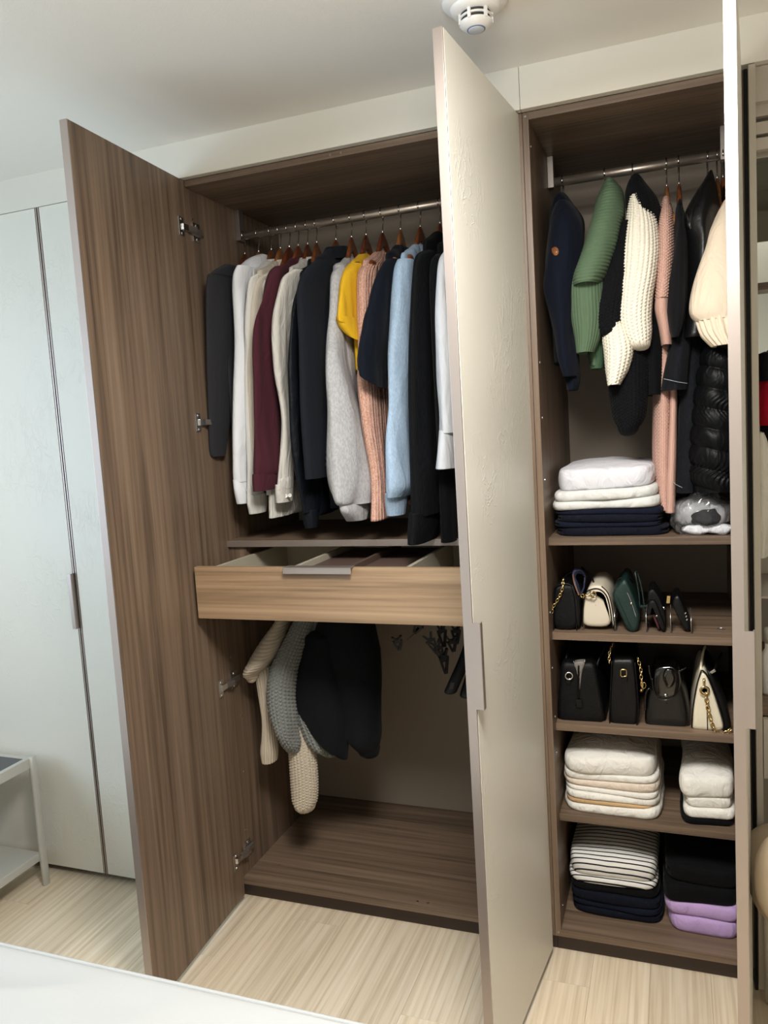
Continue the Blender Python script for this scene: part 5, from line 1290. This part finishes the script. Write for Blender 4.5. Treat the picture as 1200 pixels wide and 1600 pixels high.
# ------------------------------------------------------------------ bed
def softbox(name, x0, x1, y0, y1, z0, z1, r, mat, parent, nseg=6, amp=0.0, seed=0, nx_=60, ny_=40, fold=0.0):
    """rounded slab with a finely divided top"""
    cx, cy, hx_, hy_ = (x0+x1)/2, (y0+y1)/2, (x1-x0)/2, (y1-y0)/2
    N_ = 520; th = np.linspace(0, 2*math.pi, N_, endpoint=False); P_ = []
    cor = r*1.6
    for t in th:   # rounded rectangle
        dx, dy = math.cos(t), math.sin(t); k = min(hx_/max(abs(dx), 1e-6), hy_/max(abs(dy), 1e-6)); px, py = dx*k, dy*k
        qx, qy = np.clip(px, -hx_+cor, hx_-cor), np.clip(py, -hy_+cor, hy_-cor); v_ = np.array([px-qx, py-qy]); L = np.linalg.norm(v_)
        if L > 1e-9: v_ = v_/L*min(L, cor)
        P_.append((qx+v_[0], qy+v_[1]))
    P_ = np.array(P_); nz_ = Noise(seed, 5, 3); loops = []
    n2 = Noise(seed+1, 9, 2)
    def put(sc_x, sc_y, z, noise):
        X = cx+P_[:, 0]*sc_x; Y = cy+P_[:, 1]*sc_y; Z = np.full(N_, z)
        if noise:
            q = np.stack([X*.5+Y*.55, Y*1.9-X*.5, 0*X], -1)
            Z = Z+amp*nz_(np.stack([X, Y, 0*X], -1))*noise-fold*np.abs(n2(q))*noise
        loops.append(np.stack([X, Y, Z], 1))
    put(.02, .02, z0, 0); put(1, 1, z0, 0)
    for j in range(nseg+1):
        a = math.pi/2*j/nseg; ins = r*(1-math.cos(a)); put((hx_-ins)/hx_, (hy_-ins)/hy_, z1-r+r*math.sin(a), 0 if j < nseg else .15)
    base = (hx_-r)/hx_, (hy_-r)/hy_
    for k in range(1, 90):
        f = 1-k/90.0; put(base[0]*f+.0, base[1]*f, z1, min(1, k/7.0))
    V = np.concatenate(loops); K = len(loops); idx = np.arange(K*N_).reshape(K, N_)
    f = np.stack([idx[:-1], np.roll(idx, -1, 1)[:-1], np.roll(idx, -1, 1)[1:], idx[1:]], -1).reshape(-1, 4)
    return mk(name, V, f, mat, parent, True)
SHEET = cloth('white_bed_sheet', (184, 185, 183), wr=.06, bump=.1)
BX0, BX1, BY0, BY1 = -1.62, 1.02, -2.45, -0.932
bed = thing('bed', 'bed with smooth white fitted sheet in the foreground', 'bed', (-.3, -1.7, 0))
MB().box(BX0+.02, BX1-.03, BY0+.03, BY1-.03, .06, .26).build('bed_base', plain('bed_base_grey', (120, 112, 104), .8), bed, False, .01)
for (xx, yy) in ((BX0+.1, BY0+.12), (BX1-.12, BY0+.12), (BX0+.1, BY1-.12), (BX1-.12, BY1-.12)):
    MB().box(xx-.03, xx+.03, yy-.03, yy+.03, 0, .06).build('leg', KICK, bed)
mt = softbox('mattress', BX0, BX1, BY0, BY1, .26, .50, .022, SHEET, bed, amp=.006, seed=5, fold=.030)
def rrloop(x0, x1, y0, y1, r, z, n=8):
    P_ = []
    for (cx, cy, a0) in ((x1-r, y1-r, 0), (x0+r, y1-r, 90), (x0+r, y0+r, 180), (x1-r, y0+r, 270)):
        for k in range(n+1): a = math.radians(a0+90*k/n); P_.append((cx+r*math.cos(a), cy+r*math.sin(a), z))
    return P_
MB().wire(rrloop(BX0+.004, BX1-.004, BY0+.004, BY1-.004, .034, .4935), .0042, 8, True).build('piping', SHEET, mt, True)

# ------------------------------------------------------------------ nightstand
TBL = plain('nightstand_grey_metal', (186, 184, 176), .45, .15)
GLS = plain('nightstand_dark_glass', (52, 56, 62), .12)
tb = thing('nightstand', 'light grey metal nightstand with dark glass top and lower shelf', 'nightstand', (-.95, -.33, 0))
tx0, tx1, ty0, ty1 = -1.20, -.712, -.60, -.092
ztop = .447
frm = MB().box(tx0, tx1, ty1-.018, ty1, ztop-.032, ztop).box(tx0, tx1, ty0, ty0+.018, ztop-.032, ztop).box(tx0, tx0+.018, ty0+.018, ty1-.018, ztop-.032, ztop).box(tx1-.018, tx1, ty0+.018, ty1-.018, ztop-.032, ztop)
frm.build('top_frame', TBL, tb)
MB().box(tx0+.018, tx1-.018, ty0+.018, ty1-.018, ztop-.012, ztop-.002).build('glass_top', GLS, tb)
MB().box(tx0, tx1-.004, ty0+.006, ty1-.004, .088, .116).build('lower_shelf', TBL, tb, False, .003)
for (xx, yy) in ((tx0, ty0), (tx1, ty0), (tx0, ty1), (tx1, ty1)):
    rows = [(xx, yy, z_, .009, .0135) for z_ in (0.0, .15, .30, ztop+.002)]
    loft('leg', rows[::-1], TBL, tb, n=28, m=8, wr=0, end='round', cap0=True, exp=2.6)

# ------------------------------------------------------------------ vanity bay at the right edge
PAN = plain('vanity_panel_greige', (190, 182, 168), .5)
MIR = plain('mirror_glass', (222, 228, 224), .02, 1.0)
va = thing('vanity_unit', 'tall open vanity bay with mirror, right of the shelf wardrobe', 'vanity', (1.9, .28, 0))
vx0, vx1 = 1.4764, 2.35
box(va, 'side_panel', PAN, vx0, vx0+.0142, FO, D+.02, .0190, 2.199)
box(va, 'side_panel', PAN, vx1-.0142, vx1, FO, D+.02, .0190, 2.199)
box(va, 'gap_shade', BLACKGAP, 1.4685, 1.4760, -.002, D+.02, 0.0, 2.199)  # black filler painted in for the shade inside the gap
box(va, 'header', PAN, vx0+.0142, vx1-.0142, 0.0, .02, 2.125, 2.199)
for zz in (2.100, 2.062, 2.028): box(va, 'slat', PAN, vx0+.0142, vx1-.0142, .02, .04, zz, zz+.026)
box(va, 'recess_back', PAN, vx0+.0142, vx1-.0142, .055, .06, 2.02, 2.125)
box(va, 'back_panel', PAN, vx0+.0142, vx1-.0142, D, D+.02, .075, 2.199)
box(va, 'mirror', MIR, vx0+.016, vx1-.016, D-.008, D-.001, 1.02, 2.19)
box(va, 'mirror_rail', W_X, vx0+.0142, vx1-.0142, .52, D-.008, 1.785, 1.805)
box(va, 'counter', W_X, vx0+.0142, vx1-.0142, 0.0, D, .715, .738)
box(va, 'glass_shelf', METAL, vx0+.0142, vx1-.0142, .25, D-.01, .945, .952)
dw = box(va, 'drawer', PAN, vx0+.0160, vx1-.016, -.018, 0.0, .564, .712)
box(va, 'drawer_box', W_X, vx0+.020, vx1-.02, 0.002, .5, .574, .712)
box(va, 'kick_board', KICK, vx0+.0142, vx1-.0142, .12, .14, 0.0, .075)
box(va, 'bottom_panel', W_X, vx0+.0142, vx1-.0142, .0, D, .056, .075)
# solid stand-ins for the figure reflected in the vanity mirror
MB_RED = cloth('red_wool', (186, 22, 44), wr=.4); MB_SAT = cloth('ivory_satin', (226, 222, 208), rough=.35, wr=.6, sheen=0)
g_ = thing('reflection_figure', 'stand-in for the reflected person in red and black at the right edge', 'jacket', tuple(at(1210, 700, .42)))  # added object in place of a mirrored person, no real garment here
loft('reflection_torso', pxr([(560, 1196, 1222, .42), (590, 1190, 1236, .42), (625, 1186, 1246, .42), (668, 1184, 1250, .42)], .05, .04), MB_RED, g_, n=60, m=40, wr=.006, seed=80)
loft('reflection_hem', pxr([(664, 1184, 1250, .42), (685, 1184, 1250, .42), (706, 1185, 1248, .42)], .052, .042), M_BLKT, g_, n=60, m=20, wr=.004, seed=81)
loft('reflection_cap', pxr([(553, 1184, 1205, .40), (572, 1183, 1208, .40), (596, 1185, 1206, .40)], .03, .03), M_BLKT, g_, n=40, m=20, wr=.003, seed=82)  # stands for the mirrored person's black cap
hk = at(1212, 548, .42); MB().wire([hk+np.array([0, 0, -.02]), hk+np.array([0, .02, .01]), (hk[0], .535, hk[2]+.012)], .003, 8).build('stand_in_loop', METALD, g_, True)
g_ = thing('reflection_satin', 'stand-in for the reflected ivory satin garment at the right edge', 'blouse', tuple(at(1192, 868, .3)))  # added object for the pale satin in the mirror image
loft('sleeve', pxr([(676, 1180, 1192, .3), (700, 1176, 1198, .3), (760, 1178, 1199, .3), (800, 1178, 1198, .3), (830, 1176, 1199, .3), (868, 1178, 1195, .3)], .03, .04), MB_SAT, g_, n=60, m=70, wr=.006, seed=83)
MB().wire([at(1186, 680, .3), at(1186, 666, .3), at(1184, 655, .3)], .002, 8).build('stand_in_loop', METALD, g_, True)
# things standing on the counter
bt = thing('toner_bottle', 'white bottle standing on the vanity counter', 'bottle', tuple(at(1200, 1082, .1)))
c = at(1204, 1085, .1); MB().lathe([(.020, 0), (.021, .005), (.021, .10), (.012, .115), (.012, .14), (.010, .142)], (c[0], .1, .738), 'Z', 28).build('bottle_body', WHITEPL, bt, True)
MB().lathe([(.013, .13), (.013, .165), (.011, .168)], (c[0], .1, .738), 'Z', 24).build('cap', TBL, bt, True)

# ------------------------------------------------------------------ chair at the right edge
CH = cloth('beige_upholstery', (176, 158, 134), bump=.4, weave=300, wr=.15)
ch = thing('vanity_chair', 'beige upholstered round-backed chair at the right edge', 'chair', (1.66, -.36, 0))
c = at(1178, 1370, -.40); zc = c[2]
o = blob('backrest', (c[0]+.20, -.40, zc), (.20, .055, .135), CH, ch, 72, 40, 2.5)
o = blob('seat', (c[0]+.20, -.20, zc-.10), (.20, .21, .05), CH, ch, 72, 30, 3.2)
for (dx, dy) in ((.055, -.36), (.345, -.36), (.06, -.04), (.34, -.04)):
    MB().wire([(c[0]+dx, dy, zc-.10), (c[0]+dx*1.0, dy*1.02, 0.0)], [.013, .009], 12).build('leg', PAN, ch, True)
